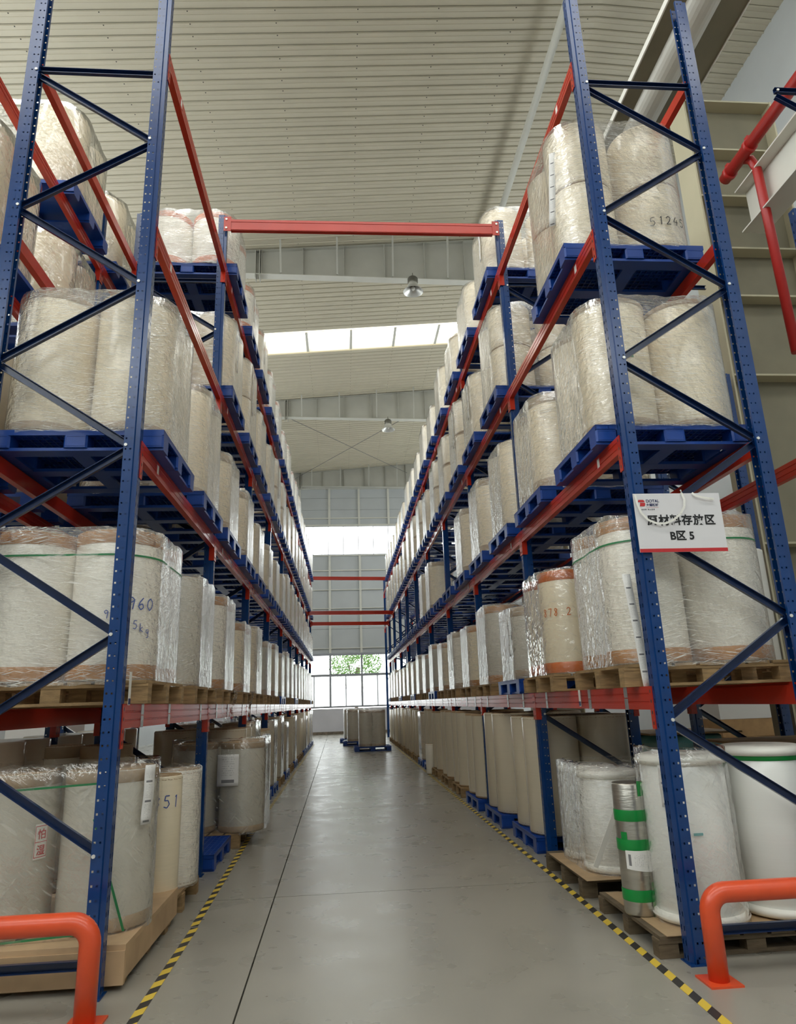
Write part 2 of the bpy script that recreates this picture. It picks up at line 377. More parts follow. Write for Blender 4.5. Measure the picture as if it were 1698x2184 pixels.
# ------------------------------------------------------------------ structure: floor
XW0, XW1, YW0, YW1 = -9.0, 9.0, -8.0, 38.0
fl = struct('floor', MB().box(XW0, XW1, YW0, YW1+.3, -.2, -.03).mesh('floor_base', DARK))
ys = [YW0, -3.4, 1.45, 6.3, 11.1, 15.95, 20.8, 25.6, 30.4, 35.2, YW1]
def jx(y, x0, sl): return x0+sl*(y-4.7)
xs = [(XW0, 0), (-5.2, -.008), (-.57, -.0085), (4.6, -.008), (XW1, 0)]
for i in range(len(ys)-1):
    for j in range(len(xs)-1):
        g = .005
        y0, y1 = ys[i]+g, ys[i+1]-g
        p = [(jx(y0, *xs[j])+g, y0), (jx(y0, *xs[j+1])-g, y0), (jx(y1, *xs[j+1])-g, y1), (jx(y1, *xs[j])+g, y1)]
        mb = MB(); mb.v = [(x, y, -.04) for x, y in p]+[(x, y, 0) for x, y in p]
        mb.f = [(3, 2, 1, 0), (4, 5, 6, 7), (0, 1, 5, 4), (1, 2, 6, 5), (2, 3, 7, 6), (3, 0, 4, 7)]; mb.m = [0]*6; mb.sm = [False]*6
        obj('floor_slab', mb.mesh('floor_slab', FLOORM), fl)
def tape(pts, label):
    mb = MB()
    for (x0, y0), (x1, y1) in zip(pts, pts[1:]): mb.prism_y([(0, 0)], 0, 0) if False else mb.v.extend([(x0-.026, y0, .0005), (x0+.026, y0, .0005), (x1+.026, y1, .0005), (x1-.026, y1, .0005), (x0-.026, y0, .002), (x0+.026, y0, .002), (x1+.026, y1, .002), (x1-.026, y1, .002)])
    for i in range(len(pts)-1):
        n = i*8
        for q in ((3, 2, 1, 0), (4, 5, 6, 7), (0, 1, 5, 4), (1, 2, 6, 5), (2, 3, 7, 6), (3, 0, 4, 7)): mb.f.append(tuple(n+k for k in q)); mb.m.append(0); mb.sm.append(False)
    tag(obj('hazard_tape', mb.mesh('hazard_tape', HAZ)), label, 'tape')
tape([(-1.07, 2.6), (-1.08, 5.6)], 'near torn piece of black and yellow hazard tape along the left rack')
tape([(-1.09, 5.63), (-1.15, 9), (-1.2, 29.3)], 'black and yellow hazard tape on the floor along the left rack')
tape([(1.76, 2.6), (1.8, 6.6), (1.8, 28.5)], 'black and yellow hazard tape on the floor along the right rack')

# ------------------------------------------------------------------ structure: roof
def ceil_z(x): return 14.64+.078*x if x < 5.4 else 14.64+.078*5.4-.05*(x-5.4)
ce = struct('ceiling', None)
P = .26
def panel_mesh():
    mb = MB()
    xs_ = [XW0-.5, -5.5, 0, 5.4, XW1+.5]
    prof = [(.012, .05), (.012, -.004), (.02, -.03), (.045, -.03), (.055, 0), (.125, 0), (.131, -.008), (.15, -.008), (.156, 0), (P, 0)]
    for (xa, xb) in zip(xs_, xs_[1:]):
        for (ya, za), (yb, zb) in zip(prof, prof[1:]):
            za2, zb2 = za, zb
            mb.quad([(xa, ya, ceil_z(xa)+za2), (xa, yb, ceil_z(xa)+zb2), (xb, yb, ceil_z(xb)+zb2), (xb, ya, ceil_z(xb)+za2)])
        mb.quad([(xa, 0, ceil_z(xa)+.05), (xb, 0, ceil_z(xb)+.05), (xb, P, ceil_z(xb)+.05), (xa, P, ceil_z(xa)+.05)])
    return mb.mesh('roof_panel', ROOFM)
pm = panel_mesh()
skyl = [(22.45, 23.6), (-3.6, -.6), (5.4, 7.0)]  # last two lie out of view, added to light the near part
y = YW0-.2
screw_m = MB()
while y < YW1+.1:
    if not any(a_-.13 < y+P/2 < b_+.13 for a_, b_ in skyl):
        obj('roof_panel', pm, ce, (0, y, 0))
        if y > 7:
            for sx_ in (-6.1, -4.47, -2.84, -1.18, .43, 2.04, 3.62, 5.2): screw_m.box(sx_-.01, sx_+.01, y+.024, y+.043, ceil_z(sx_)-.036, ceil_z(sx_)-.03)
    y += P
tag(obj('roof_screws', screw_m.mesh('roof_screws', DARK), ce), kind='stuff')
for a_, b_ in skyl:
    n0 = math.floor((a_-YW0)/P)
    mb = MB()
    for (xa, xb) in ((XW0, 5.4), (5.4, XW1)):
        mb.quad([(xa, a_-.2, ceil_z(xa)+.5), (xb, a_-.2, ceil_z(xb)+.5), (xb, b_+.2, ceil_z(xb)+.5), (xa, b_+.2, ceil_z(xa)+.5)])
    obj('rooflight_sheet', mb.mesh('rooflight_sheet', SKYSHEET), ce)
    mb = MB()
    for yy in (a_-.14, b_+.1):
        mb.quad([(XW0, yy, ceil_z(XW0)-.02), (5.4, yy, ceil_z(5.4)-.02), (5.4, yy, ceil_z(5.4)+.5), (XW0, yy, ceil_z(XW0)+.5)])
        mb.quad([(5.4, yy, ceil_z(5.4)-.02), (XW1, yy, ceil_z(XW1)-.02), (XW1, yy, ceil_z(XW1)+.5), (5.4, yy, ceil_z(5.4)+.5)])
    obj('rooflight_kerb', mb.mesh('rooflight_kerb', ROOFM), ce)
    for k in range(-5, 6):
        x_ = .42+1.63*k
        obj('purlin', MB().box(x_-.045, x_+.045, a_-.13, b_+.09, ceil_z(x_)-.03, ceil_z(x_)+.16).mesh('purlin', PAINTW), ce)

# rafters
def rafter(Y, idx):
    r_ = struct('trim_%d' % idx, None); r_['label'] = 'grey tapered steel rafter spanning the roof'
    zb = lambda x: 13.62-.018*(x+2.4)
    zt = lambda x: ceil_z(x)-.06
    mb = MB()
    pts = [XW0, -2.4, 5.0]
    for xa, xb in zip(pts, pts[1:]):
        mb.prism_y([(xa, zb(xa)), (xb, zb(xb)), (xb, zt(xb)), (xa, zt(xa))], Y-.006, Y+.006)
    obj('web', mb.mesh('web', RAFT), r_)
    mb = MB()
    for xa, xb in zip(pts, pts[1:]): mb.prism_y([(xa, zb(xa)-.015), (xb, zb(xb)-.015), (xb, zb(xb)), (xa, zb(xa))], Y-.13, Y+.13)
    obj('bottom_flange', mb.mesh('bottom_flange', PAINTW), r_)
    mb = MB()
    for xa, xb in zip(pts, pts[1:]): mb.prism_y([(xa, zt(xa)), (xb, zt(xb)), (xb, zt(xb)+.015), (xa, zt(xa)+.015)], Y-.13, Y+.13)
    obj('top_flange', mb.mesh('top_flange', RAFT), r_)
    for k in range(-5, 7):
        x_ = -1.05+1.2*k
        if x_ > 4.9: break
        obj('stiffener', MB().box(x_-.008, x_+.008, Y-.12, Y-.005, zb(x_), zt(x_)).mesh('stiffener', RAFT), r_)
    for x_ in (-2.42, -2.3):
        obj('end_plate', MB().box(x_-.012, x_+.012, Y-.15, Y+.15, zb(x_)-.12, zt(x_)).mesh('end_plate', RAFT), r_)
    for k in range(-4, 4):
        x_ = -.05+1.63*k
        if x_ > 4.8: break
        obj('brace_strut', MB().bar((x_, Y-.5, ceil_z(x_)-.02), (x_, Y-.16, zb(x_)+.02), .05, .05).mesh('brace_strut', RAFT), r_)
    return r_
for i, Y in enumerate((7.4, 17.6, 27.9, 37.7)): rafter(Y, i+1)

# bracing rods in the last roof bay
for i, (p0, p1, lb) in enumerate((((-2.6, 28.2, 13.9), (3.8, 37.4, 14.3), 'thin steel roof bracing rod running from left rafter to far right'), ((3.2, 28.2, 13.95), (-2.8, 37.4, 13.9), 'thin steel roof bracing rod running from right rafter to far left'))):
    tag(obj('bracing_rod', MB().tube([p0, p1], .012, 6).mesh('bracing_rod', GREYPRINT)), lb, 'rod', 'roof bracing rods')
# long pipe below the roof
tag(obj('roof_pipe', MB().tube([(4.5, -4, 14.55), (4.5, 17.3, 14.55)], .085, 14).mesh('roof_pipe', PAINTW)), 'long pale pipe under the roof sheets, running to the first rafter', 'pipe')
for i, (p, lb) in enumerate((((2.13, 17.2, 12.9), 'nearer of the two bell lamps hanging under the roof'), ((2.05, 27.5, 12.88), 'farther of the two bell lamps hanging under the roof'))):
    t = thing('high_bay_lamp', lb, 'lamp', p, 0, 'bell lamps under the roof')
    sh = MB().lathe([(.29, 0), (.27, .03), (.2, .1), (.15, .2), (.13, .26)], seg=36, close=False)
    sh.lathe([(.285, .004), (.26, .035), (.19, .105), (.14, .2)], seg=36, close=False)
    obj('shade', sh.mesh('shade', LAMPR), t)
    hs = MB().lathe([(.12, .24), (.14, .28), (.14, .42), (.125, .46), (.06, .5), (.03, .52)], seg=28)
    for k in range(5): hs.lathe([(.15, .3+k*.028), (.15, .308+k*.028)], seg=28)
    obj('housing', hs.mesh('housing', LAMPM), t)
    obj('bulb', MB().lathe([(.02, .18), (.05, .14), (.055, .09), (.03, .05), (.005, .04)], seg=16).mesh('bulb', WHITEP), t)
    obj('hook_rod', MB().tube([(0, 0, .5), (0, 0, .62), (.015, .12, .66), (0, .34, .70)], .01, 6).mesh('hook_rod', LAMPM), t)

# ------------------------------------------------------------------ structure: far wall with its two window bands
Y = YW1
colx = [-.71+1.7*k for k in range(-5, 6)]
wf = struct('wall_far', None)
obj('plaster', MB().box(XW0, XW1, Y, Y+.25, .12, 1.3).mesh('plaster', PLASTER), wf)
obj('stained_plinth', MB().box(XW0, XW1, Y-.012, Y+.25, -.02, .14).mesh('stained_plinth', DIRT), wf)
def panels(z0, z1, name='wall_panel'):
    xs_ = [XW0]+colx+[XW1]
    for xa, xb in zip(xs_, xs_[1:]):
        if xb-xa < .05: continue
        obj(name, MB().box(xa+.002, xb-.002, Y+.06, Y+.16, z0+.006, z1-.006).mesh(name, WALLP), wf)
for z0, z1 in ((4.2, 5.5), (5.5, 6.6), (6.6, 7.65), (7.65, 8.8), (8.8, 9.62), (11.4, 12.3), (12.3, 13.0), (13.0, 13.7), (13.7, 15.3)): panels(z0, z1)
obj('backing', MB().box(XW0, XW1, Y+.16, Y+.2, 4.15, 9.62).box(XW0, XW1, Y+.16, Y+.2, 11.4, 15.6).mesh('backing', WALLP), wf)
for x_ in colx:
    for z0, z1 in ((4.2, 9.62), (11.4, 13.6)):
        obj('wall_post', MB().box(x_-.06, x_+.06, Y-.04, Y+.06, z0, z1).mesh('wall_post', PAINTW), wf)
for z_, h in ((4.45, .04), (6.62, .04), (7.65, .04), (8.75, .06), (9.6, .05), (11.36, .1), (11.78, .06), (13.58, .1)):
    obj('girt', MB().box(XW0, XW1, Y-.06, Y+.05, z_-h/2, z_+h/2).mesh('girt', PAINTW), wf)
def window(idx, z0, z1, mull, transom, sub):
    wd = struct('window_%d' % idx, None)
    f = MB().box(XW0, XW1, Y-.03, Y+.05, z0-.06, z0+.03).box(XW0, XW1, Y-.03, Y+.05, z1-.03, z1+.05)
    obj('window_frame', f.mesh('window_frame', FRAMEM), wd)
    for x_ in mull: obj('mullion', MB().box(x_-(.05 if transom else .018), x_+(.05 if transom else .018), Y-.02, Y+.04, z0, z1).mesh('mullion', FRAMEM), wd)
    if transom: obj('transom', MB().box(XW0, XW1, Y-.025, Y+.045, transom-.06, transom+.06).mesh('transom', FRAMEM), wd)
    for x_ in sub: obj('sash_bar', MB().box(x_-.025, x_+.025, Y-.015, Y+.035, z0, transom).mesh('sash_bar', FRAMEM), wd)
    xs_ = [XW0]+list(mull)+[XW1]
    for xa, xb in zip(xs_, xs_[1:]):
        if not transom: obj('pane', MB().box(xa, xb, Y, Y+.006, z0, z1).mesh('pane', GLASS), wd); continue
        obj('pane', MB().box(xa, xb, Y, Y+.006, transom, z1).mesh('pane', GLASS), wd)
        tag(obj('pane', MB().box(xa, xb, Y, Y+.006, z0, transom).mesh('pane', FROST), wd), 'frosted lower pane')
window(1, 1.4, 4.1, colx, 3.03, [x_+.83 for x_ in colx[:-1]])
obj('sash_handle', MB().box(.13, .155, Y-.05, Y-.02, 2.3, 2.45).mesh('sash_handle', GALV), bpy.data.objects['window_1'])
window(2, 9.64, 11.32, [-.78+.853*k for k in range(-9, 12) if XW0 < -.78+.853*k < XW1], None, [])
# side and back walls; their unseen window bands are added for light
def wall_with_band(name, x0, x1, y0, y1, zt, za, zb_, axis, b0, b1):
    # wall with one long window band between za and zb_, along the stretch b0..b1
    mb = MB()
    mb.box(x0, x1, y0, y1, 0, za); mb.box(x0, x1, y0, y1, zb_, zt)
    if axis == 'y': mb.box(x0, x1, y0, b0, za, zb_); mb.box(x0, x1, b1, y1, za, zb_)
    else: mb.box(x0, b0, y0, y1, za, zb_); mb.box(b1, x1, y0, y1, za, zb_)
    return struct(name, mb.mesh(name, WALLP))
wall_with_band('wall_left', XW0-.2, XW0, YW0, YW1+.3, 15, 8.5, 12.0, 'y', -8, 28)
wall_with_band('wall_right', XW1, XW1+.2, YW0, YW1+.3, 15.3, 8.5, 11.0, 'y', 13, 37)
wall_with_band('wall_back', XW0, XW1, YW0-.2, YW0, 15.3, 9.2, 11.8, 'x', -8, 8)
for idx, (p, n_, dx, dy, hh) in enumerate((((XW0-.1, -8, 8.5), 24, 0, 1.5, 3.5), ((XW1+.1, 13, 8.5), 16, 0, 1.5, 2.5), ((-8, YW0-.1, 9.2), 10, 1.6, 0, 2.6))):  # panes for the added, unseen window bands
    wd = struct('window_%d' % (idx+3), None)
    for k in range(n_):
        x_, y_ = p[0]+dx*k, p[1]+dy*k
        obj('pane', MB().box(min(x_, x_+dx)-(.003 if not dx else 0), x_+dx+(.003 if not dx else 0), y_-(.003 if not dy else 0), y_+dy+(.003 if not dy else 0), p[2], p[2]+hh).mesh('pane', GLASS), wd)
        obj('mullion', MB().box(x_-.03, x_+.03, y_-.03, y_+.03, p[2], p[2]+hh).mesh('mullion', FRAMEM), wd)
gr = struct('ground_outside', MB().box(-60, 60, -60, YW0, -.3, -.02).box(-60, 60, YW1+.3, 90, -.3, -.02).mesh('ground_outside', mat('asphalt', srgb(150, 150, 145), .9)))

# tree outside the far window
tr_ = thing('leafy_tree', 'green leafy tree outside, seen through the lower far window', 'tree', (.75, 44.5, -.85))
tk = MB().tube([(0, 0, -.1), (.05, 0, 1.5), (.0, 0, 3.0), (.15, .1, 4.6)], .12, 10)
for q in ((-.9, .1, 3.9), (.9, 0, 4.1), (.3, .6, 4.6), (-.4, -.5, 4.7)): tk.tube([(0, 0, 2.6), (q[0]*.5, q[1]*.5, 3.3), q], .05, 6)
obj('trunk', tk.mesh('trunk', BARK), tr_)
lf = MB(); rr = random.Random(3)
for _ in range(5200):
    while True:
        q = Vector((rr.uniform(-1, 1), rr.uniform(-1, 1), rr.uniform(-1, 1)))
        if .25 < q.length < 1: break
    p = Vector((q.x*1.75, q.y*1.4, 4.85+q.z*1.55))
    if mnoise.noise(p*1.6) < -.2: continue
    n_ = Vector((rr.gauss(0, 1), rr.gauss(0, 1), rr.gauss(0, .6)+.6)).normalized(); t_ = n_.orthogonal().normalized(); b_ = n_.cross(t_)
    s_ = rr.uniform(.05, .085); lf.quad([p-t_*s_, p-b_*s_*.55, p+t_*s_, p+b_*s_*.55])
tag(obj('foliage', lf.mesh('foliage', LEAF), tr_), kind='stuff')

# ------------------------------------------------------------------ right side: column, gutter beam, runway girder, fire pipe
t = thing('box_gutter_beam', 'wide pale beam with rounded trough under the roof at upper right', 'beam', (0, 0, 0))
gz = 10.0
obj('side_plate', MB().box(4.24, 4.50, 2, 17.4, gz+.02, gz+.06).box(4.86, 5.28, 2, 17.4, gz+.02, gz+.06).mesh('side_plate', DULLSHADE), t)
tro = [(4.47, gz+.02)]+[(4.68-.21*math.cos(PI*k/12), gz-.0-.14*math.sin(PI*k/12)) for k in range(13)]+[(4.89, gz+.02)]
obj('trough', MB().prism_y(tro, 2, 17.4).mesh('trough', PAINTW), t)
obj('edge_strip', MB().box(4.22, 4.24, 2, 17.4, gz, gz+.1).box(5.28, 5.3, 2, 17.4, gz, gz+.1).mesh('edge_strip', WHITEP), t)
def column(Y, lb):
    t = thing('steel_column', lb, 'column', (0, Y, 0), 0, 'cream columns behind the right rack')
    obj('web', MB().box(4.75, 6.0, -.01, .01, 0, 9.37).mesh('web', DULLSHADE), t)  # web in the darker tone, its shade painted in
    for x_ in (4.75, 6.0): obj('flange', MB().box(x_-.012, x_+.012, -.2, .2, 0, 9.37).mesh('flange', CREAM), t)
    for z_ in (3.1, 5.2, 6.3, 7.0, 7.8, 8.55, 9.36): obj('stiffener', MB().box(4.76, 5.99, -.19, -.01, z_-.012, z_+.012).mesh('stiffener', CREAM), t)
column(7.4, 'cream steel column with stiffener plates behind the near right rack')
column(17.6, 'cream steel column farther back, hidden behind the right rack')
t = thing('runway_girder', 'grey steel runway girder behind the right rack', 'beam')
obj('web', MB().box(5.3, 5.32, 2, 7.1, 7.15, 7.75).mesh('web', PAINTW), t)
for z_ in (7.15, 7.75): obj('flange', MB().box(5.15, 5.47, 2, 7.1, z_-.01, z_+.01).mesh('flange', PAINTW), t)
t = thing('fire_pipe', 'thick red fire main with clamps at upper right', 'pipe')
obj('main', MB().tube([(5.05, 7.1, 7.95), (5.05, 2.5, 7.95)], .075, 16).mesh('main', PIPER), t)
obj('branch', MB().tube([(5.05, 6.75, 7.95), (5.16, 6.7, 7.9), (5.2, 6.68, 7.75), (5.2, 6.66, 5.2)], .055, 14).mesh('branch', PIPER), t)
for y_ in (6.95, 6.5): obj('clamp', MB().tube([(5.05, y_, 7.95), (5.05, y_+.06, 7.95)], .09, 16).box(5.02, 5.08, y_, y_+.06, 8.03, 8.08).mesh('clamp', PIPER), t)

# ------------------------------------------------------------------ racks
LV = [(1.548, .145), (3.261, .125), (4.963, .12), (6.60, .12)]
RK = {'L': dict(xf=-1.3436, sg=-1, y0=4.438, d=2.7708, n=9, name='left rack', key='left'),
      'R': dict(xf=1.9542, sg=1, y0=4.354, d=2.8279, n=10, name='right rack', key='right'),
      'LB': dict(xf=-2.78, sg=-1, y0=4.438, d=2.7708, n=2, name='row behind the left rack', key='left back'),
      'RB': dict(xf=3.6, sg=1, y0=4.354, d=2.8279, n=2, name='row behind the right rack', key='right back')}
ORD = ['first', 'second', 'third', 'fourth', 'fifth', 'sixth', 'seventh', 'eighth', 'ninth', 'tenth', 'eleventh', 'twelfth']

def post_mesh(sg, H, real=True):
    """perforated C-section post; aisle face at u=0, y 0..0.09"""
    mb = MB(); pitch = .075; n = int(H/pitch)
    def U(u, y): return (u*sg, y)
    segs = [((.10, .02), (.10, 0), None), ((.10, 0), (.035, 0), (.3, .48) if real else None), ((.035, 0), (.03, .012), None),
            ((.03, .012), (0, .012), None), ((0, .012), (0, .078), 'slots' if real else None), ((0, .078), (.03, .078), None),
            ((.03, .078), (.035, .09), None), ((.035, .09), (.10, .09), (.55, .73) if real else None), ((.10, .09), (.10, .07), None)]
    def lerp(p, q, t): return (p[0]+(q[0]-p[0])*t, p[1]+(q[1]-p[1])*t)
    def strip(p, q, z0, z1):
        (xa, ya), (xb, yb) = U(*p), U(*q)
        mb.quad([(xa, ya, z0), (xb, yb, z0), (xb, yb, z1), (xa, ya, z1)])
    for p, q, hole in segs:
        if hole is None: strip(p, q, 0, n*pitch); continue
        if hole == 'slots':
            cuts = [.16, .30, .70, .84]
            hz = (.02, .046)
        else:
            cuts = [.15, .32, .62, .79]; hz = (.03, .042)
        cs = [0]+cuts+[1]
        for k in range(0, len(cs)-1, 2): strip(lerp(p, q, cs[k]), lerp(p, q, cs[k+1]), 0, n*pitch)
        for k in range(1, len(cs)-1, 2):
            a2, b2 = lerp(p, q, cs[k]), lerp(p, q, cs[k+1])
            z = 0
            for i in range(n):
                off = 0
                strip(a2, b2, i*pitch+hz[1]-pitch if i else 0, i*pitch+hz[0])
            strip(a2, b2, (n-1)*pitch+hz[1], n*pitch)
    me = mb.mesh('post', BLUE); return me
def channel(mb, p0, p1, w=.045, dpt=.028):
    """U channel between two points lying in an x-z plane, open side towards -y"""
    p0, p1 = Vector(p0), Vector(p1); d = (p1-p0).normalized(); nrm = Vector((-d.z, 0, d.x))
    mb.bar(p0+Vector((0, dpt/2, 0)), p1+Vector((0, dpt/2, 0)), .003, w, 0, upv=nrm)
    for s_ in (-1, 1):
        mb.bar(p0+nrm*s_*w/2, p1+nrm*s_*w/2, dpt, .004, 0, upv=nrm)
    return mb
UD = 1.07   # frame depth
def frame(rk, i, H=7.3):
    k = RK[rk]; sg = k['sg']; Y = k['y0']+i*k['d']
    lb = '%s upright frame of blue perforated posts, %s' % (ORD[i], k['name'])
    t = thing('upright_frame', lb, 'rack frame', (k['xf'], Y-.045, 0), 0, 'blue upright frames')
    near = i < 5
    me = cached(('post', sg, H, near), lambda: post_mesh(sg, H, near)); mer = cached(('post', -sg, H, near), lambda: post_mesh(-sg, H, near))
    obj('post', me, t); obj('post', mer, t, (sg*UD, 0, 0))
    f, r_ = .09*sg, (UD-.09)*sg
    z = 6.38; side = 'rear'; zs = [(f if sg > 0 else r_, 6.34)]
    # diagonals zigzag; both rows of frames share the same lattice
    nodes = []; zz = 6.34; s_ = 0
    front_first = sg > 0
    while zz > .1:
        nodes.append((f if (s_ % 2 == 0) == front_first else r_, zz)); zz -= .625; s_ += 1
    if i < 6:
        for (xa, za), (xb, zb_) in zip(nodes, nodes[1:]):
            def mk(): 
                return channel(MB(), (xa, .045, za-.02), (xb, .045, zb_+.02)).mesh('diagonal_brace', NAVY)
            obj('diagonal_brace', cached(('diag', sg, round(xa, 2), round(za, 2)), mk), t)
        for zh in (6.38, .16):
            obj('horizontal_brace', cached(('hor', sg, zh), lambda: channel(MB(), (f, .045, zh), (r_, .045, zh)).mesh('horizontal_brace', NAVY)), t)
        if i < 3:
            bm_ = cached(('bolt',), lambda: MB().tube([(0, -.008, 0), (0, 0, 0)], .011, 8).mesh('bolt', BOLT))
            for x_, z_ in nodes: obj('bolt', bm_, t, ((.085 if abs(x_) < .5 else UD-.085)*sg, 0, z_))
    else:
        mb = MB()
        for (xa, za), (xb, zb_) in zip(nodes, nodes[1:]): mb.bar((xa, .045, za), (xb, .045, zb_), .03, .04)
        obj('bracing', mb.mesh('bracing', NAVY), t)
    obj('foot_plate', cached(('foot', sg), lambda: MB().box(-.01, .12, -.02, .11, 0, .006).box(.03, .05, .0, .02, .006, .03).mesh('foot_plate', BLUE)), t, (0 if sg > 0 else -.11, 0, 0))
    return t
def beam_mesh(L, h):
    # local: x = thickness outward 0..0.05 (sign applied later by rotation), y = length, z: top = 0
    pl = [(0, 0), (.035, 0), (.035, -.02), (.05, -.02), (.05, -h), (0, -h), (0, -h*.72), (.004, -h*.70), (.004, -h*.66), (0, -h*.64), (0, -h*.36), (.004, -h*.34), (.004, -h*.30), (0, -h*.28)]
    return pl
def beam(rk, i, lv, rear=False):
    k = RK[rk]; sg = k['sg']; zt, h = LV[lv]; d = k['d']
    X = k['xf']+(sg*UD if rear else 0); face = -sg if not rear else sg      # outward direction
    Y0 = k['y0']+i*d
    lb = 'orange steel %s beam, %s %s level, %s bay' % ('rear' if rear else 'aisle-side', k['name'], ORD[lv], ORD[i])
    t = thing('shelf_beam', lb, 'rack beam', (X, Y0, zt), 0, 'orange shelf beams')
    def mk():
        pl = [(face*(.004)-face*x, z) for x, z in beam_mesh(d, h)]
        return MB().prism_y(pl, .048, d-.048).mesh('beam_bar', RED)
    obj('beam_bar', cached(('bar', face, h, d), mk), t)
    def mc():
        mb = MB()
        for ya, yb in ((.0, .05), (.044, .05)):
            pass
        mb.box(min(face*.001, face*.006), max(face*.001, face*.006), .001, .05, -.262, .0)
        mb.box(min(face*.006, -face*.05), max(face*.006, -face*.05), .046, .051, -.262, .0)
        for zz in (-.03, -.09, -.16, -.225): mb.box(min(face*.006, face*.0075), max(face*.006, face*.0075), .02, .03, zz-.012, zz+.008, 1)
        return mb.mesh('connector', [RED, DARK])
    def mc2():
        mb = MB()
        mb.box(min(face*.001, face*.006), max(face*.001, face*.006), -.05, -.001, -.262, .0)
        mb.box(min(face*.006, -face*.05), max(face*.006, -face*.05), -.051, -.046, -.262, .0)
        for zz in (-.03, -.09, -.16, -.225): mb.box(min(face*.006, face*.0075), max(face*.006, face*.0075), -.03, -.02, zz-.012, zz+.008, 1)
        return mb.mesh('connector', [RED, DARK])
    obj('connector', cached(('con', face), mc), t); obj('connector', cached(('con2', face), mc2), t, (0, d, 0))
    if not rear and i < 6 and rk in 'LR':
        def ml(): return MB().box(min(face*.0045, face*.006), max(face*.0045, face*.006), -.03, .03, -.105, -.02, 1).box(min(face*.006, face*.0072), max(face*.006, face*.0072), -.022, .022, -.095, -.03, 0).mesh('label_plate', [WHITEP, REDPRINT])
        if lv == 0:
            clip = cached(('clip', face), lambda: MB().box(min(face*.0045, face*.008), max(face*.0045, face*.008), -.03, .03, -.068, .004).box(min(face*.0045, face*.008), max(face*.0045, face*.008), -.03, .03, -.148, -.074).mesh('label_clip', GALV))
            for y_ in (.42, 1.15, 2.35): tag(obj('label_clip', clip, t, (0, y_, 0)), 'bright silver label clip')
        else: tag(obj('label_plate', cached(('lp', face), ml), t, (0, .42, 0)), 'small white label')
    return t
for rk in 'LR':
    for i in range(RK[rk]['n']+1): frame(rk, i)
    for i in range(RK[rk]['n']):
        for lv in range(4):
            if rk == 'R' and i == 9 and lv in (0, 1): continue
            beam(rk, i, lv); beam(rk, i, lv, True)
for i in range(3): frame('LB', i)
for i in range(2):
    for lv in (0, 1, 2, 3): beam('LB', i, lv); 
for i in range(3): frame('RB', i, 5.2)
for i in range(2):
    for lv in (0, 1): beam('RB', i, lv)
def tie(iL, iR, zt, lb, h=.15):
    xa, xb = RK['L']['xf'], RK['R']['xf']; ya = RK['L']['y0']+iL*RK['L']['d']-.05; yb = RK['R']['y0']+iR*RK['R']['d']-.05
    t = thing('tie_beam', lb, 'tie beam', (0, 0, 0), 0, 'orange tie beams across the aisle')
    p0, p1 = Vector((xa+.05, ya, zt-h/2)), Vector((xb-.05, yb, zt-h/2))
    mb = MB().bar(p0, p1, .05, h).bar(p0+Vector((0, -.027, h*.36)), p1+Vector((0, -.027, h*.36)), .006, h*.2).bar(p0+Vector((0, -.027, -h*.36)), p1+Vector((0, -.027, -h*.36)), .006, h*.2)
    obj('beam_bar', mb.mesh('beam_bar', RED), t)
    for x_, y_, s_ in ((xa, ya, 1), (xb, yb, -1)):
        obj('end_plate', MB().box(x_-.03, x_+.055 if s_ > 0 else x_+.03, y_-.035, y_-.028, zt-h-.02, zt+.03).mesh('end_plate', RED), t) if s_ > 0 else obj('end_plate', MB().box(x_-.055, x_+.03, y_-.035, y_-.028, zt-h-.02, zt+.03).mesh('end_plate', RED), t)
        for z_ in (zt-.01, zt-h+.02): obj('bolt', MB().tube([(x_, y_-.045, z_), (x_, y_-.035, z_)], .014, 8).mesh('bolt', BOLT), t)
tie(1, 1, 7.19, 'nearest orange tie beam across the aisle at the post tops')
tie(9, 9, 6.85, 'highest of the three far orange tie beams across the aisle')
tie(8, 8, 5.0, 'middle one of the three far orange tie beams across the aisle')
tie(9, 9, 4.9, 'lowest of the three far orange tie beams across the aisle')

# ------------------------------------------------------------------ pallets
def bevbox(mb, x0, x1, y0, y1, z0, z1, b=.012):
    # box with bevelled vertical edges
    n = len(mb.v)
    pl = [(x0+b, y0), (x1-b, y0), (x1, y0+b), (x1, y1-b), (x1-b, y1), (x0+b, y1), (x0, y1-b), (x0, y0+b)]
    mb.v += [(x, y, z0) for x, y in pl]+[(x, y, z1) for x, y in pl]
    for i in range(8): j = (i+1) % 8; mb.f.append((n+i, n+j, n+8+j, n+8+i)); mb.m.append(0); mb.sm.append(False)
    mb.f.append(tuple(n+i for i in reversed(range(8)))); mb.f.append(tuple(n+8+i for i in range(8))); mb.m += [0, 0]; mb.sm += [False, False]
PX, PY, PH = 1.2, 1.02, .15
def pl_deck(detail):
    mb = MB()
    mb.box(-PX/2, PX/2, -PY/2, PY/2, PH-.012, PH-.004)
    for x_ in (-PX/2, PX/2-.012): mb.box(x_, x_+.012, -PY/2, PY/2, PH-.04, PH)
    for y_ in (-PY/2, PY/2-.012): mb.box(-PX/2, PX/2, y_, y_+.012, PH-.04, PH)
    if detail:
        for k in range(1, 24): x_ = -PX/2+PX*k/24; mb.box(x_-.003, x_+.003, -PY/2, PY/2, PH-.034, PH)
        for k in range(1, 20): y_ = -PY/2+PY*k/20; mb.box(-PX/2, PX/2, y_-.003, y_+.003, PH-.034, PH)
    return mb.mesh('deck', PLAST)
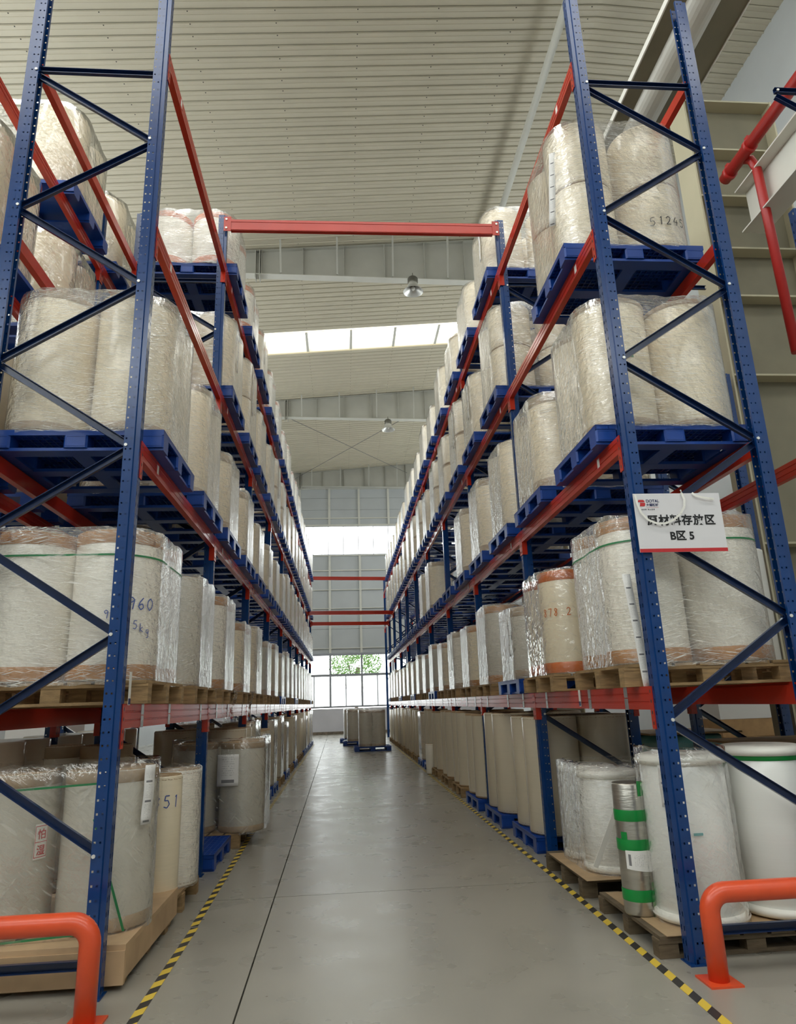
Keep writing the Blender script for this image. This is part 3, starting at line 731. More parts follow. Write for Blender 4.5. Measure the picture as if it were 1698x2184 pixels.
def pl_block():
    mb = MB(); bevbox(mb, -.08, .08, -.075, .075, .02, PH-.035)
    # recessed panel frames on the sides
    for s_ in (-1, 1):
        mb.box(-.066, .066, s_*.0755-.0015, s_*.0755+.0015, .03, .036); mb.box(-.066, .066, s_*.0755-.0015, s_*.0755+.0015, PH-.05, PH-.044)
        mb.box(-.068, -.062, s_*.0755-.0015, s_*.0755+.0015, .03, PH-.044); mb.box(.062, .068, s_*.0755-.0015, s_*.0755+.0015, .03, PH-.044)
    return mb.mesh('block', PLAST)
BX = (-PX/2+.08, 0, PX/2-.08); BY = (-PY/2+.075, 0, PY/2-.075)
def blue_pallet(loc, label, full=True, rz=0, group='blue plastic pallets'):
    if full:
        t = thing('plastic_pallet', label, 'pallet', loc, rz, group)
        obj('deck', cached('deck', lambda: pl_deck(True)), t)
        bm_ = cached('blk', pl_block)
        for x_ in BX:
            for y_ in BY: obj('block', bm_, t, (x_, y_, 0))
        for y_ in BY: obj('runner', cached('run', lambda: MB().box(-PX/2, PX/2, -.06, .06, 0, .022).mesh('runner', PLAST)), t, (0, y_, 0))
        for x_ in BX: obj('cross_runner', cached('crun', lambda: MB().box(-.06, .06, -PY/2+.12, PY/2-.12, .001, .021).mesh('cross_runner', PLAST)), t, (x_, 0, 0))
        return t
    def mk():
        mb = MB(); mb.box(-PX/2, PX/2, -PY/2, PY/2, PH-.04, PH)
        for x_ in BX:
            for y_ in BY: mb.box(x_-.08, x_+.08, y_-.075, y_+.075, .02, PH-.04)
        for y_ in BY: mb.box(-PX/2, PX/2, y_-.06, y_+.06, 0, .02)
        return mb.mesh('plastic_pallet', PLAST)
    return tag(obj('plastic_pallet', cached('simplepal', mk), None, loc, rz), label, 'pallet', group)
def wood_pallet(loc, label, full=True, m_=None, px=PX, py=PY, rz=0, group='wooden pallets', h=.145):
    m_ = m_ or WOOD
    if full:
        t = thing('wooden_pallet', label, 'pallet', loc, rz, group)
        n = 7; wv = px/n
        bd = cached(('wb', m_.name, py, px), lambda: MB().box(-wv/2+.012, wv/2-.012, -py/2, py/2, 0, .02).mesh('board', m_))
        for k in range(n): obj('top_board', bd, t, (-px/2+wv*(k+.5), random.uniform(-.004, .004), h-.02))
        st = cached(('ws', m_.name, px, h), lambda: MB().box(-px/2, px/2, -.045, .045, .02, h-.02).mesh('stringer', m_))
        # stringers show notches: build as blocks joined by a slat
        bl = cached(('wbl', m_.name, h), lambda: MB().box(-.06, .06, -.045, .045, .018, h-.04).mesh('block', m_))
        sl = cached(('wsl', m_.name, px, h), lambda: MB().box(-px/2, px/2, -.048, .048, h-.04, h-.0202).mesh('stringer_board', m_))
        bb = cached(('wbb', m_.name, px), lambda: MB().box(-px/2, px/2, -.045, .045, 0, .018).mesh('bottom_board', m_))
        for y_ in (-py/2+.05, 0, py/2-.05):
            obj('stringer_board', sl, t, (0, y_, 0)); obj('bottom_board', bb, t, (0, y_, 0))
            for x_ in (-px/2+.06, 0, px/2-.06): obj('block', bl, t, (x_, y_, 0))
        return t
    def mk():
        mb = MB(); n = 7; wv = px/n
        for k in range(n): mb.box(-px/2+wv*k+.012, -px/2+wv*(k+1)-.012, -py/2, py/2, h-.02, h)
        for y_ in (-py/2+.05, 0, py/2-.05):
            mb.box(-px/2, px/2, y_-.048, y_+.048, h-.04, h-.02); mb.box(-px/2, px/2, y_-.045, y_+.045, 0, .018)
            for x_ in (-px/2+.06, 0, px/2-.06): mb.box(x_-.06, x_+.06, y_-.045, y_+.045, .018, h-.04)
        return mb.mesh('wooden_pallet', m_)
    return tag(obj('wooden_pallet', cached(('swp', m_.name, px, py), mk), None, loc, rz), label, 'pallet', group)

# ------------------------------------------------------------------ rolls and film
def roll_body(R, H, m_, seg):
    e = .012
    return cached(('rb', R, H, m_.name, seg), lambda: MB().lathe([(R-e, .006), (R-.003, .012), (R, .02), (R, H-.02), (R-.003, H-.012), (R-e, H-.006)], seg=seg).mesh('roll_body', m_))
def roll_cap(R, H, m_, seg):
    def mk():
        mb = MB(); r0 = .045
        mb.lathe([(r0, -.02), (r0, .002), (R-.02, .004), (R-.008, .0)], seg=seg, close=False, sm=False)
        # folded paper tabs over the rim
        for k in range(0, seg, 2):
            t0, t1 = 2*PI*k/seg, 2*PI*(k+1.5)/seg
            mb.quad([((R-.01)*math.cos(t0), (R-.01)*math.sin(t0), .004), ((R-.01)*math.cos(t1), (R-.01)*math.sin(t1), .004), ((R+.002)*math.cos(t1), (R+.002)*math.sin(t1), -.03), ((R+.002)*math.cos(t0), (R+.002)*math.sin(t0), -.026)])
        return mb.mesh('end_cover', m_)
    return cached(('cap', R, m_.name, seg), mk)
def band_mesh(R, h, m_, seg=40): return cached(('band', R, h, m_.name), lambda: MB().lathe([(R+.0015, 0), (R+.003, .003), (R+.003, h-.003), (R+.0015, h)], seg=seg, close=False).mesh('end_band', m_))
roll_count = 0
far_rolls = MB()
FARM = [RCREAM, KRAFT, RKRAFT]
def roll(x, y, z, R, H, m_=None, end=None, label='', full=True, band=None, bandh=.09, name='film_roll', group=None):
    global roll_count
    m_ = m_ or RCREAM; end = end or KRAFT
    if roll_count >= 298 and not full:
        mi = 0 if m_ is not RKRAFT else 2
        far_rolls.lathe([(R-.01, z+.004), (R, z+.02), (R, z+H-.02), (R-.01, z+H-.004)], x, y, seg=18, mi=mi)
        return None
    roll_count += 1
    if full:
        t = thing(name, label, 'roll', (x, y, z), random.uniform(0, 6), group)
        obj('roll_body', roll_body(R, H, m_, 40), t)
        obj('end_cover', roll_cap(R, H, end, 40), t, (0, 0, H-.006))
        o = obj('end_cover', roll_cap(R, H, end, 40), t, (0, 0, .006)); o.rotation_euler = (PI, 0, 0)
        if band:
            bm_ = band_mesh(R, bandh, band)
            obj('end_band', bm_, t, (0, 0, .012)); obj('end_band', bm_, t, (0, 0, H-.012-bandh))
        return t
    def mk():
        mb = MB(); e = .012; mats = [m_, end, band or end]
        mb.lathe([(R, .03 if not band else bandh), (R, H-(.03 if not band else bandh))], seg=24, close=False)
        mb.lathe([(R-e, .0), (R, .008), (R, .03 if not band else bandh)], seg=24, close=False, mi=1 if not band else 2)
        mb.lathe([(R, H-(.03 if not band else bandh)), (R, H-.008), (R-e, H)], seg=24, close=False, mi=1 if not band else 2)
        mb.lathe([(.045, .0), (R-e, .0)], seg=24, close=False, mi=1, sm=False); mb.lathe([(.045, H), (R-e, H)], seg=24, close=False, mi=1, sm=False)
        return mb.mesh('film_roll', mats)
    return tag(obj(name, cached(('sr', R, H, m_.name, end.name, band.name if band else ''), mk), None, (x, y, z), random.uniform(0, 6)), label, 'roll', group)

def hull(pts):
    pts = sorted(set(pts))
    def half(ps):
        h = []
        for p in ps:
            while len(h) >= 2 and (h[-1][0]-h[-2][0])*(p[1]-h[-2][1])-(h[-1][1]-h[-2][1])*(p[0]-h[-2][0]) <= 0: h.pop()
            h.append(p)
        return h
    a_, b_ = half(pts), half(pts[::-1]); return a_[:-1]+b_[:-1]
def film_mesh(centres, R, z0, z1, seed, m_, rings=9, ruffle=.03, cap=True):
    rr = random.Random(seed); off = .006
    pts = [(round(cx+(R+off)*math.cos(2*PI*k/40), 5), round(cy+(R+off)*math.sin(2*PI*k/40), 5)) for cx, cy in centres for k in range(40)]
    h = hull(pts)
    # resample the outline
    per = []; n = len(h)
    for i in range(n):
        p, q = Vector(h[i]), Vector(h[(i+1) % n]); L = (q-p).length; m = max(1, int(L/.07))
        for k in range(m): per.append(p.lerp(q, k/m))
    n = len(per); cx = sum(p.x for p in per)/n; cy = sum(p.y for p in per)/n
    mb = MB(); sx_ = rr.uniform(0, 100)
    zs = [z0+(z1-z0)*k/(rings-1) for k in range(rings)]
    for j, z in enumerate(zs):
        for i, p in enumerate(per):
            # distance to nearest roll surface -> slack film dips inwards between rolls
            slack = min(math.hypot(p.x-c[0], p.y-c[1]) for c in centres)-R
            w_ = mnoise.noise(Vector((p.x*5+sx_, p.y*5, z*9)))*.012*min(1, slack*20+.15)
            d_ = Vector((p.x-cx, p.y-cy)).normalized()
            pull = -.012*min(1, slack*6)
            zz = z
            if j == rings-1: zz += mnoise.noise(Vector((p.x*9+sx_, p.y*9, 3)))*ruffle
            if j == 0: zz += mnoise.noise(Vector((p.x*9+sx_, p.y*9, 7)))*ruffle*.5
            mb.v.append((p.x+d_.x*(w_+pull), p.y+d_.y*(w_+pull), zz))
    for j in range(rings-1):
        for i in range(n):
            i2 = (i+1) % n; mb.f.append((j*n+i, j*n+i2, (j+1)*n+i2, (j+1)*n+i)); mb.m.append(0); mb.sm.append(True)
    if cap:
        # film folds a little over the top
        base = (rings-1)*n; nb = len(mb.v)
        for i, p in enumerate(per):
            q = Vector((cx, cy)).lerp(p, .86+.05*mnoise.noise(Vector((p.x*8, p.y*8, sx_))))
            mb.v.append((q.x, q.y, z1+.012+rr.uniform(-.006, .012)))
        for i in range(n):
            i2 = (i+1) % n; mb.f.append((base+i, base+i2, nb+i2, nb+i)); mb.m.append(0); mb.sm.append(True)
    return mb.mesh('stretch_film', m_)
def wrap(centres, R, z0, z1, loc, label, m_=None, seed=0, group='stretch film wraps'):
    m_ = m_ or FILM
    key = ('film', tuple(centres), R, round(z1-z0, 3), m_.name, seed)
    me = cached(key, lambda: film_mesh(centres, R, 0, z1-z0, seed, m_))
    return tag(obj('stretch_wrap', me, None, (loc[0], loc[1], z0)), label, 'stretch film', group)

def uvq(mb_obj_pts, m_, name, parent=None, rep=5):
    me = bpy.data.meshes.new(name); n = len(mb_obj_pts)//2
    v = mb_obj_pts; f = [(2*i, 2*i+1, 2*i+3, 2*i+2) for i in range(n-1)]
    me.from_pydata([tuple(p) for p in v], [], f); me.materials.append(m_)
    uv = me.uv_layers.new(name='UVMap')
    for fi, fa in enumerate(f):
        for li, (u, vv) in zip(me.polygons[fi].loop_indices, ((0, fi), (1, fi), (1, fi+1), (0, fi+1))): uv.data[li].uv = (u, vv*rep/(n-1))
    for p in me.polygons: p.use_smooth = True
    me.update(); return obj(name, me, parent)
def label_strip(parent, p_top, p_bot, wvec, rep=5, m_=None, name='label_strip'):
    p0, p1, wv = Vector(p_bot), Vector(p_top), Vector(wvec); pts = []; n = 9
    nr = (p1-p0).cross(wv).normalized()
    for i in range(n):
        t = i/(n-1); p = p0.lerp(p1, t)+nr*.004*math.sin(t*9)
        pts += [p-wv/2, p+wv/2]
    o = uvq(pts, m_ or LABELP, name, parent, rep)
    sm = o.modifiers.new('thickness', 'SOLIDIFY'); sm.thickness = .0012
    return o

LVNAME = ['floor level', 'first level', 'second level', 'third level', 'fourth level']
def loc_phrase(rk, i, slot, lv): return '%s %s, %s bay %s half' % (RK[rk]['name'], LVNAME[lv], ORD[i], ('near', 'far')[slot])
seedc = 0
def load(rk, i, slot, lv, pal='blue', R=.27, H=1.0, stack=1, m_=None, end=None, band=None, film=FILM, back=None, rows=2, yoff=0, uoff=0, zj=0, bandh=.09, adj='cream', film_label='clear'):
    """one pallet load: pallet, rolls standing on it, film around them. lv 0 = floor, 1..4 = beam levels"""
    global seedc; seedc += 1
    k = RK[rk]; sg = k['sg']; d = k['d']
    yc = k['y0']+i*d+(.68 if slot == 0 else 2.12)+yoff
    xc = k['xf']+sg*(-.1+PX/2+uoff)
    z = 0 if lv == 0 else LV[lv-1][0]
    near = yc < 13.5 and rk in 'LR'
    ph = 0
    ph_s = loc_phrase(rk, i, slot, lv)
    if pal == 'blue': blue_pallet((xc, yc, z+.001), 'blue plastic pallet, '+ph_s, near); ph = PH+.001
    elif pal == 'wood': wood_pallet((xc, yc, z+.001), 'wooden pallet, '+ph_s, near); ph = .146
    elif pal == 'darkwood': wood_pallet((xc, yc, z+.001), 'dark weathered wooden pallet, '+ph_s, near, WOODD); ph = .146
    z += ph+.001
    if back is None: back = i < 2
    cs = []
    ys_ = (-.245, .275) if rows == 2 else (0.,)
    ux = [-.6+R+.02, .6-R-.02] if R > .2 else [-.6+R+.02, -.6+3*R+.04, -.6+5*R+.06]
    allc = [(sg*u, yy) for u in ux for yy in ys_]
    names = ['aisle side near', 'aisle side far', 'inner side near', 'inner side far', 'innermost near', 'innermost far']
    if rows == 1: names = names[::2]
    for n_, (cx, cy) in enumerate(allc):
        if not back and n_ >= len(ys_): continue
        for s_ in range(stack):
            hh = H/stack
            lb = '%s roll%s, %s, %s' % (adj, '' if stack == 1 else (' below' if s_ == 0 else ' on top'), names[n_], ph_s)
            roll(xc+cx, yc+cy, z+s_*(hh+.002), R, hh, m_, end, lb, near and (yc < 10), band, bandh, group='rolls on the '+RK[rk]['name'])
    if film:
        use = allc
        w_ = wrap(tuple((round(x, 4), round(y_, 4)) for x, y_ in use), R, z-.02, z+H+.012, (xc, yc), '%s stretch film around rolls, %s' % (film_label, ph_s), film, seed=(seedc % 4) if not near else seedc)
        if near and i > 0 and (seedc*7) % 3 == 0 and rk in 'LR':
            label_strip(w_, (sg*(-.6+.004), -.2, H*.9), (sg*(-.6+.004), -.2, H*.35), (0, .07, 0), 4)
        return w_, (xc, yc, z), allc
    return None, (xc, yc, z), allc

# digits as handwriting strokes
ST = {'0': [[(.5, 1), (.15, .75), (.1, .3), (.45, 0), (.8, .3), (.85, .75), (.5, 1)]], '1': [[(.4, .85), (.6, 1), (.5, 0)]],
      '2': [[(.1, .75), (.4, 1), (.75, .8), (.6, .45), (.1, .02), (.8, .05)]], '3': [[(.1, .9), (.5, 1), (.75, .8), (.4, .55), (.8, .3), (.5, 0), (.1, .1)]],
      '4': [[(.5, 1), (.1, .4), (.85, .4)], [(.65, .7), (.6, 0)]], '5': [[(.8, 1), (.3, 1), (.2, .6), (.6, .62), (.8, .3), (.5, 0), (.1, .1)]],
      '6': [[(.7, 1), (.25, .6), (.1, .25), (.4, 0), (.75, .2), (.6, .5), (.15, .35)]], '7': [[(.1, .95), (.8, 1), (.4, 0)]],
      '8': [[(.7, .85), (.4, 1), (.2, .8), (.7, .35), (.5, 0), (.15, .2), (.6, .6), (.75, .85)]], '9': [[(.8, .75), (.4, .55), (.15, .8), (.45, 1), (.8, .8), (.6, 0)]],
      '.': [[(.4, 0), (.5, .06)]], 'k': [[(.2, 1), (.2, 0)], [(.7, .6), (.2, .3), (.75, 0)]], 'g': [[(.7, .6), (.3, .6), (.2, .3), (.5, .15), (.7, .5), (.7, -.3), (.3, -.35)]],
      'E': [[(.7, 1), (.2, 1), (.2, 0), (.75, 0)], [(.2, .5), (.6, .5)]], 'X': [[(.1, 1), (.8, 0)], [(.8, 1), (.1, 0)]], ' ': []}
def handwriting(parent, txt, R, ang, z, size, m_=None, slope=0, name='handwriting'):
    """ribbon strokes lying on a cylinder of radius R about the parent's axis"""
    mb = MB(); x = -len(txt)*size*.42
    for ch in txt:
        for stroke in ST[ch]:
            for (a0, b0), (a1, b1) in zip(stroke, stroke[1:]):
                p0 = (x+a0*size*.7, z+b0*size+slope*x); p1 = (x+a1*size*.7, z+b1*size+slope*x)
                d_ = Vector((p1[0]-p0[0], p1[1]-p0[1])); nn = Vector((-d_.y, d_.x)).normalized()*size*.045
                q = [(p0[0]+nn.x, p0[1]+nn.y), (p0[0]-nn.x, p0[1]-nn.y), (p1[0]-nn.x, p1[1]-nn.y), (p1[0]+nn.x, p1[1]+nn.y)]
                for Rr in (R,):
                    mb.quad([(Rr*math.cos(ang+s/Rr), Rr*math.sin(ang+s/Rr), zz) for s, zz in q])
        x += size*.84
    o = obj(name, mb.mesh(name, m_ or INK), parent); return o

# ---- general loads, bay by bay
rg = random.Random(21)
def adjm(m_): return {RCREAM.name: 'cream', RWHITE.name: 'white', RKRAFT.name: 'beige', RGREY.name: 'grey'}[m_.name]
special = {}
def gen(rk, i):
    k = RK[rk]
    if i < k['n']:
        for slot in (0, 1):
            for lv in range(5):
                if (rk, i, slot, lv) in special: continue
                y_ = k['y0']+i*k['d']
                if rk == 'R':
                    if i == 9: return
                    if lv == 2 and (i > 4 or (i, slot) in ((2, 1), (3, 0), (4, 1))):
                        yc_ = y_+(.68 if slot == 0 else 2.12); blue_pallet((k['xf']+.5, yc_, LV[1][0]+.001), 'empty blue plastic pallet, '+loc_phrase(rk, i, slot, lv), yc_ < 13.5); continue
                if lv == 0:
                    m_ = RKRAFT; pal = rg.choice(['blue', 'wood', 'wood']) if rk == 'R' else rg.choice(['blue', 'blue', 'wood'])
                    if i >= 6: m_ = rg.choice([RKRAFT, RWHITE])
                    load(rk, i, slot, 0, pal, R=rg.choice([.24, .26, .27]), H=rg.choice([1.1, 1.15, 1.18]) if rk == 'R' else rg.choice([1.0, 1.1, 1.15]), m_=m_, film=None if rg.random() < .7 else FILM3, adj=adjm(m_), back=i < 3)
                elif lv == 1:
                    m_ = rg.choice([RGREY, RCREAM, RWHITE]); load(rk, i, slot, 1, 'wood' if rg.random() < .85 else 'blue', H=rg.uniform(.82, 1.0), m_=m_, band=rg.choice([None, AMBER, BROWNT]), film=rg.choice([FILM2, FILM, FILM2]), adj=adjm(m_))
                elif lv == 2:
                    load(rk, i, slot, 2, 'blue', H=rg.choice([.8, .9, 1.0, 1.03]), R=rg.choice([.25, .27]), m_=RCREAM, band=None if rg.random() < .5 else BROWNT)
                elif lv == 3:
                    st = rg.choice([2, 2, 1]); load(rk, i, slot, 3, 'blue', H=rg.choice([1.12, 1.16]) if st == 2 else .95, stack=st, m_=RCREAM)
                else:
                    if rk == 'L': load(rk, i, slot, 4, 'blue', H=rg.choice([.72, .78, .9]), m_=rg.choice([RWHITE, RCREAM]), band=ORANGE if i < 6 else None, bandh=.08, film=FILM2 if rg.random() < .4 else FILM, adj='white')
                    else: load(rk, i, slot, 4, 'blue', H=rg.choice([.72, .8, .9]), m_=RCREAM)
#SPECIALS
for key in [('R', 0, s, l) for s in (0, 1) for l in range(5)]+[('L', 0, s, l) for s in (0, 1) for l in range(5)]+[('R', 1, s, 0) for s in (0, 1)]+[('R', 1, 0, 1), ('L', 1, 0, 0), ('L', 1, 1, 0), ('L', 1, 0, 1), ('L', 1, 0, 4), ('L', 1, 1, 4)]: special[key] = 1

# right rack, first bay
w1, o1, c1 = load('R', 0, 0, 1, 'wood', R=.28, H=1.03, m_=RWHITE, band=AMBER, film=FILM2, back=True, adj='white amber-banded', film_label='silvery streaked')
label_strip(w1, (-.52, -.545, .62), (-.47, -.56, -.16), (.055, -.005, 0), 7)
load('R', 0, 1, 1, 'wood', R=.26, H=.93, m_=RCREAM, band=ORANGE, film=FILM3, back=True, adj='cream orange-banded', uoff=-.05)
load('R', 0, 0, 2, 'blue', R=.285, H=1.06, m_=RCREAM, band=BROWNT, bandh=.04, back=True)
load('R', 0, 1, 2, 'blue', R=.27, H=.97, m_=RCREAM, band=BROWNT, back=True, yoff=.02)
def strap_round(wr_, cs, R, z, seed):
    obj('green_strap', film_mesh(cs, R+.003, z, z+.013, seed, STRAP, 2, 0, False), wr_)
strap_round(w1, tuple((x, y_) for x, y_ in c1), .28, .86, 3)
w3, o3, c3 = load('R', 0, 0, 3, 'blue', R=.275, H=1.25, stack=2, m_=RCREAM, back=True, yoff=.2)
label_strip(w3, (-.56, -.38, 1.05), (-.6, -.3, .35), (.05, -.03, 0), 6)
load('R', 1, 0, 1, 'blue', R=.25, H=.78, m_=RGREY, band=BROWNT, film=FILM2, back=True, adj='grey')
# right rack, second bay on the floor: tall beige rolls on blue pallets
load('R', 1, 0, 0, 'blue', R=.29, H=1.16, m_=RKRAFT, film=None, back=True, adj='beige', uoff=.05)
load('R', 1, 1, 0, 'blue', R=.27, H=1.18, m_=RKRAFT, film=None, back=True, adj='beige', uoff=.02)

# right rack, first bay on the floor
k = RK['R']
wood_pallet((2.43, 4.93, .001), 'dark weathered pallet under the big white roll at the right', True, WOODD, 1.2, 1.0, h=.118)
tag(obj('kraft_sheet', MB().box(1.88, 2.98, 4.42, 5.4, .1195, .123).mesh('kraft_sheet', KRAFT)), 'kraft paper sheet between the near right pallet and its rolls', 'paper sheet')
def foam_roll(x, y, z, R, H, label, ring=.03, rz=0):
    t = thing('white_roll', label, 'roll', (x, y, z), rz)
    obj('roll_body', MB().lathe([(R-.02, .03), (R, .05), (R, H-.05), (R-.02, H-.03)], seg=56).mesh('roll_body', RPURE), t)
    for z_ in (0, H-.07): obj('end_ring', MB().lathe([(R-.03, z_), (R+ring*.6, z_+.012), (R+ring, z_+.035), (R+ring*.6, z_+.058), (R-.03, z_+.07)], seg=56).mesh('end_ring', FOAM), t)
    return t
br = foam_roll(2.25, 4.73, .124, .265, .99, 'big white film roll with foam end rings, by the near right post')
label_strip(br, (-.215, -.19, .93), (-.215, -.19, .68), (.04, -.05, 0), 2)
obj('teal_mark', MB().box(-.1, -.04, -.266, -.262, .52, .535).mesh('teal_mark', TEAL), br)
br2 = foam_roll(2.84, 4.76, .124, .26, 1.02, 'white film roll with handwriting behind the orange guard, near right')
handwriting(br2, '117', .252, math.radians(-125), .8, .035, INKB)
obj('green_tape', MB().lathe([(.262, .93), (.268, .935), (.268, 1.0), (.262, 1.005)], seg=40, close=False).mesh('green_tape', GREEN), br2)
# the film thrown over the big roll
tag(obj('stretch_wrap', film_mesh([(0, 0)], .286, 0, 1.02, 77, FILM3, ruffle=.05), None, (2.25, 4.73, .125)), 'thin clear film over the big white roll at the right', 'stretch film')
fr_ = thing('foil_roll', 'slim silver foil roll bound with green tape, near right', 'roll', (1.925, 4.88, .124))
obj('roll_body', MB().lathe([(.1, 0), (.106, .012), (.106, .79), (.1, .80)], seg=40).mesh('roll_body', FOIL), fr_)
for z_ in (.12, .42, .6): obj('green_tape', MB().lathe([(.1075, z_-.035), (.109, z_-.03), (.109, z_+.03), (.1075, z_+.035)], seg=40, close=False).mesh('green_tape', GREEN), fr_)
def patch(parent, R, a0, a1, z0, z1, m_, name):
    mb = MB(); n = 6
    for q in range(n):
        t0, t1 = a0+(a1-a0)*q/n, a0+(a1-a0)*(q+1)/n
        mb.quad([(R*math.cos(t0), R*math.sin(t0), z0), (R*math.cos(t1), R*math.sin(t1), z0), (R*math.cos(t1), R*math.sin(t1), z1), (R*math.cos(t0), R*math.sin(t0), z1)], sm=True)
    return obj(name, mb.mesh(name, m_), parent)
patch(fr_, .1085, -1.35, -.7, .72, .815, GREEN, 'green_tape'); patch(fr_, .1105, -1.2, -.6, .0, .2, GREEN, 'green_tape')
patch(fr_, .1085, -2.7, -2.3, .4, .5, GREEN, 'green_tape')
o = uvq([(.112*math.cos(-2.5+.26*i2), .112*math.sin(-2.5+.26*i2), zz) for i2 in range(7) for zz in (.28+.012*i2*(1 if 0 else -1)*.3, .39)], PAPER, 'creased_label', fr_, 1)
# slot 1: white wrapped rolls on dark pallet
wood_pallet((2.42, 6.24, .001), 'dark weathered pallet under the bagged white rolls, right rack', True, WOODD, 1.2, 1.0)
tag(obj('kraft_sheet', MB().box(1.82, 2.98, 5.62, 6.62, .1485, .152).mesh('kraft_sheet', KRAFT)), 'kraft paper sheet under the bagged white rolls, right rack', 'paper sheet')
fa = foam_roll(2.17, 5.93, .153, .23, .76, 'bagged white roll nearest the aisle, right rack floor', .022)
foam_roll(2.17, 6.42, .153, .23, .76, 'bagged white roll at the far aisle corner of its pallet', .022)
foam_roll(2.68, 5.93, .153, .23, .76, 'bagged white roll at the inner near corner of its pallet', .022)
wz = wrap(((-.25, -.19), (-.25, .3), (.26, -.19)), .255, .15, .95, (2.42, 6.12), 'crumpled clear bag over the white rolls, right rack floor', FILM, 5)
label_strip(wz, (-.5, -.1, .73), (-.5, -.1, .3), (.0, .07, 0), 4)
tag(obj('white_edge_strip', MB().bar((1.9, 5.63, .24), (2.15, 5.60, .73), .04, .006, upv=(0, 1, 0)).mesh('white_edge_strip', WHITEP)), 'slanting white plastic strip leaning on the bagged rolls', 'strip')

# back of the right side: tall rolls and teal wrapped stacks
for q, (x_, y_) in enumerate(((3.8, 5.1), (3.8, 6.4), (3.8, 8.6))):
    wood_pallet((x_+.3, y_, .001), 'wooden pallet under the %s teal-wrapped stack behind the right rack' % ORD[q], False, WOOD)
    t = thing('wrapped_carton_stack', '%s stack in teal film behind the right rack, topped by a board' % ORD[q], 'wrapped stack', (x_+.3, y_, .147), 0, 'teal stacks behind the right rack')
    mb = MB()
    for j in range(4): mb.lathe([(.5, j*.22), (.52, j*.22+.03), (.52, j*.22+.19), (.5, j*.22+.21)], seg=8)
    obj('carton_pile', mb.mesh('carton_pile', TEAL), t)
    obj('top_board', MB().box(-.56, .56, -.5, .5, .885, .905).mesh('top_board', WOOD), t)
for q in range(6):
    roll(3.85+.5*(q % 2), 5.0+.62*q+(.5 if q > 2 else 0), 1.697, .2, 1.1, RPURE, WHITEP, '%s white roll standing on the rack behind the right rack' % ORD[q], False, None, name='white_roll', group='white rolls behind the right rack')
for q in range(3): wood_pallet((4.1, (5.4, 6.55, 8.3)[q], 1.549), '%s pallet under the white rolls behind the right rack' % ORD[q], False, WOOD, PX, 1.05)

# goods far behind the racks, seen through the gaps at floor level
for q, (x_, y_, n_) in enumerate(((-5.0, 6.2, 3), (-5.2, 8.4, 4), (-5.1, 10.6, 2), (-6.6, 9.2, 5), (-5.3, 13.2, 4), (6.9, 7.0, 4), (6.8, 9.6, 5), (7.0, 12.4, 4))):
    sd = 'left' if x_ < 0 else 'right'
    wood_pallet((x_, y_, .001), '%s pallet of cartons standing beyond the %s racks' % (ORD[q], sd), False, WOOD)
    for j in range(n_):
        tag(obj('carton_box', MB().box(-.5, .5, -.44, .44, 0, .29).box(-.5, .5, -.03, .03, .29, .292).mesh('carton_box', [CARTON, PAPER][(q+j) % 3 == 1]), None, (x_+.02*(j % 2), y_, .148+.294*j), .03*((j*5) % 3)), 'carton %s from the floor on %s pallet beyond the %s racks' % (ORD[j], ORD[q], sd), 'carton', 'cartons beyond the racks')

# left rack, first bay
w2, o2, c2 = load('L', 0, 0, 1, 'wood', R=.29, H=1.0, m_=RWHITE, band=AMBER, film=FILM2, back=True, adj='white amber-banded', film_label='silvery streaked')
strap_round(w2, tuple((x, y_) for x, y_ in c2), .29, .83, 3)
load('L', 0, 1, 1, 'wood', R=.25, H=.95, m_=RGREY, film=FILM2, back=True, adj='grey', film_label='crinkled silvery')
load('L', 0, 0, 2, 'blue', R=.285, H=1.1, m_=RCREAM, band=BROWNT, bandh=.05, back=True, film=FILM2)
load('L', 0, 1, 2, 'blue', R=.27, H=1.08, m_=RCREAM, band=BROWNT, bandh=.05, back=True)
load('L', 1, 0, 1, 'wood', R=.25, H=.98, m_=RWHITE, band=AMBER, film=FILM2, back=True, adj='white amber-banded', film_label='silvery streaked')
load('L', 1, 0, 4, 'blue', R=.29, H=.74, m_=RWHITE, band=ORANGE, bandh=.085, back=True, adj='white orange-taped')
load('L', 1, 1, 4, 'blue', R=.27, H=.72, m_=RWHITE, band=ORANGE, bandh=.085, back=True, adj='white orange-taped')
# floor of the left rack, first bay
t = thing('plywood_crate_base', 'low plywood crate base under the near left rolls', 'crate base', (-1.87, 5.03, 0))
obj('deck', MB().box(-.62, .62, -.52, .75, .2, .23).mesh('deck', PLY), t)
obj('side_board', MB().box(-.62, .62, -.53, -.5, .03, .2).mesh('side_board', PLY), t); obj('side_board', MB().box(.59, .62, -.5, .75, .05, .2).mesh('side_board', PLY), t)
for y_ in (-.4, .12, .65): obj('skid', MB().box(-.6, .59, y_-.05, y_+.05, 0, .2).mesh('skid', WOOD), t)
k2 = .29
for q, (x_, y_, lb) in enumerate(((-1.52, 4.95, 'wrapped grey roll at the near left post, aisle side'), (-2.12, 4.87, 'wrapped grey roll at the left picture edge'))):
    roll(x_, y_, .235, .285, .92, RGREY, KRAFT, lb, True, BROWNT, .07)
wl = wrap(((-.3, .04), (.3, .12)), .285, .22, 1.19, (-1.82, 4.83), 'loose clear film around the near left floor rolls', FILM3, 9)
label_strip(wl, (.585, -.07, .95), (.575, -.075, .6), (.05, .05, 0), 3)
st_ = obj('green_strap', MB().bar((.30, -.20, .66), (.50, -.14, .03), .014, .003, upv=(0, 1, 0)).mesh('green_strap', STRAP), wl)
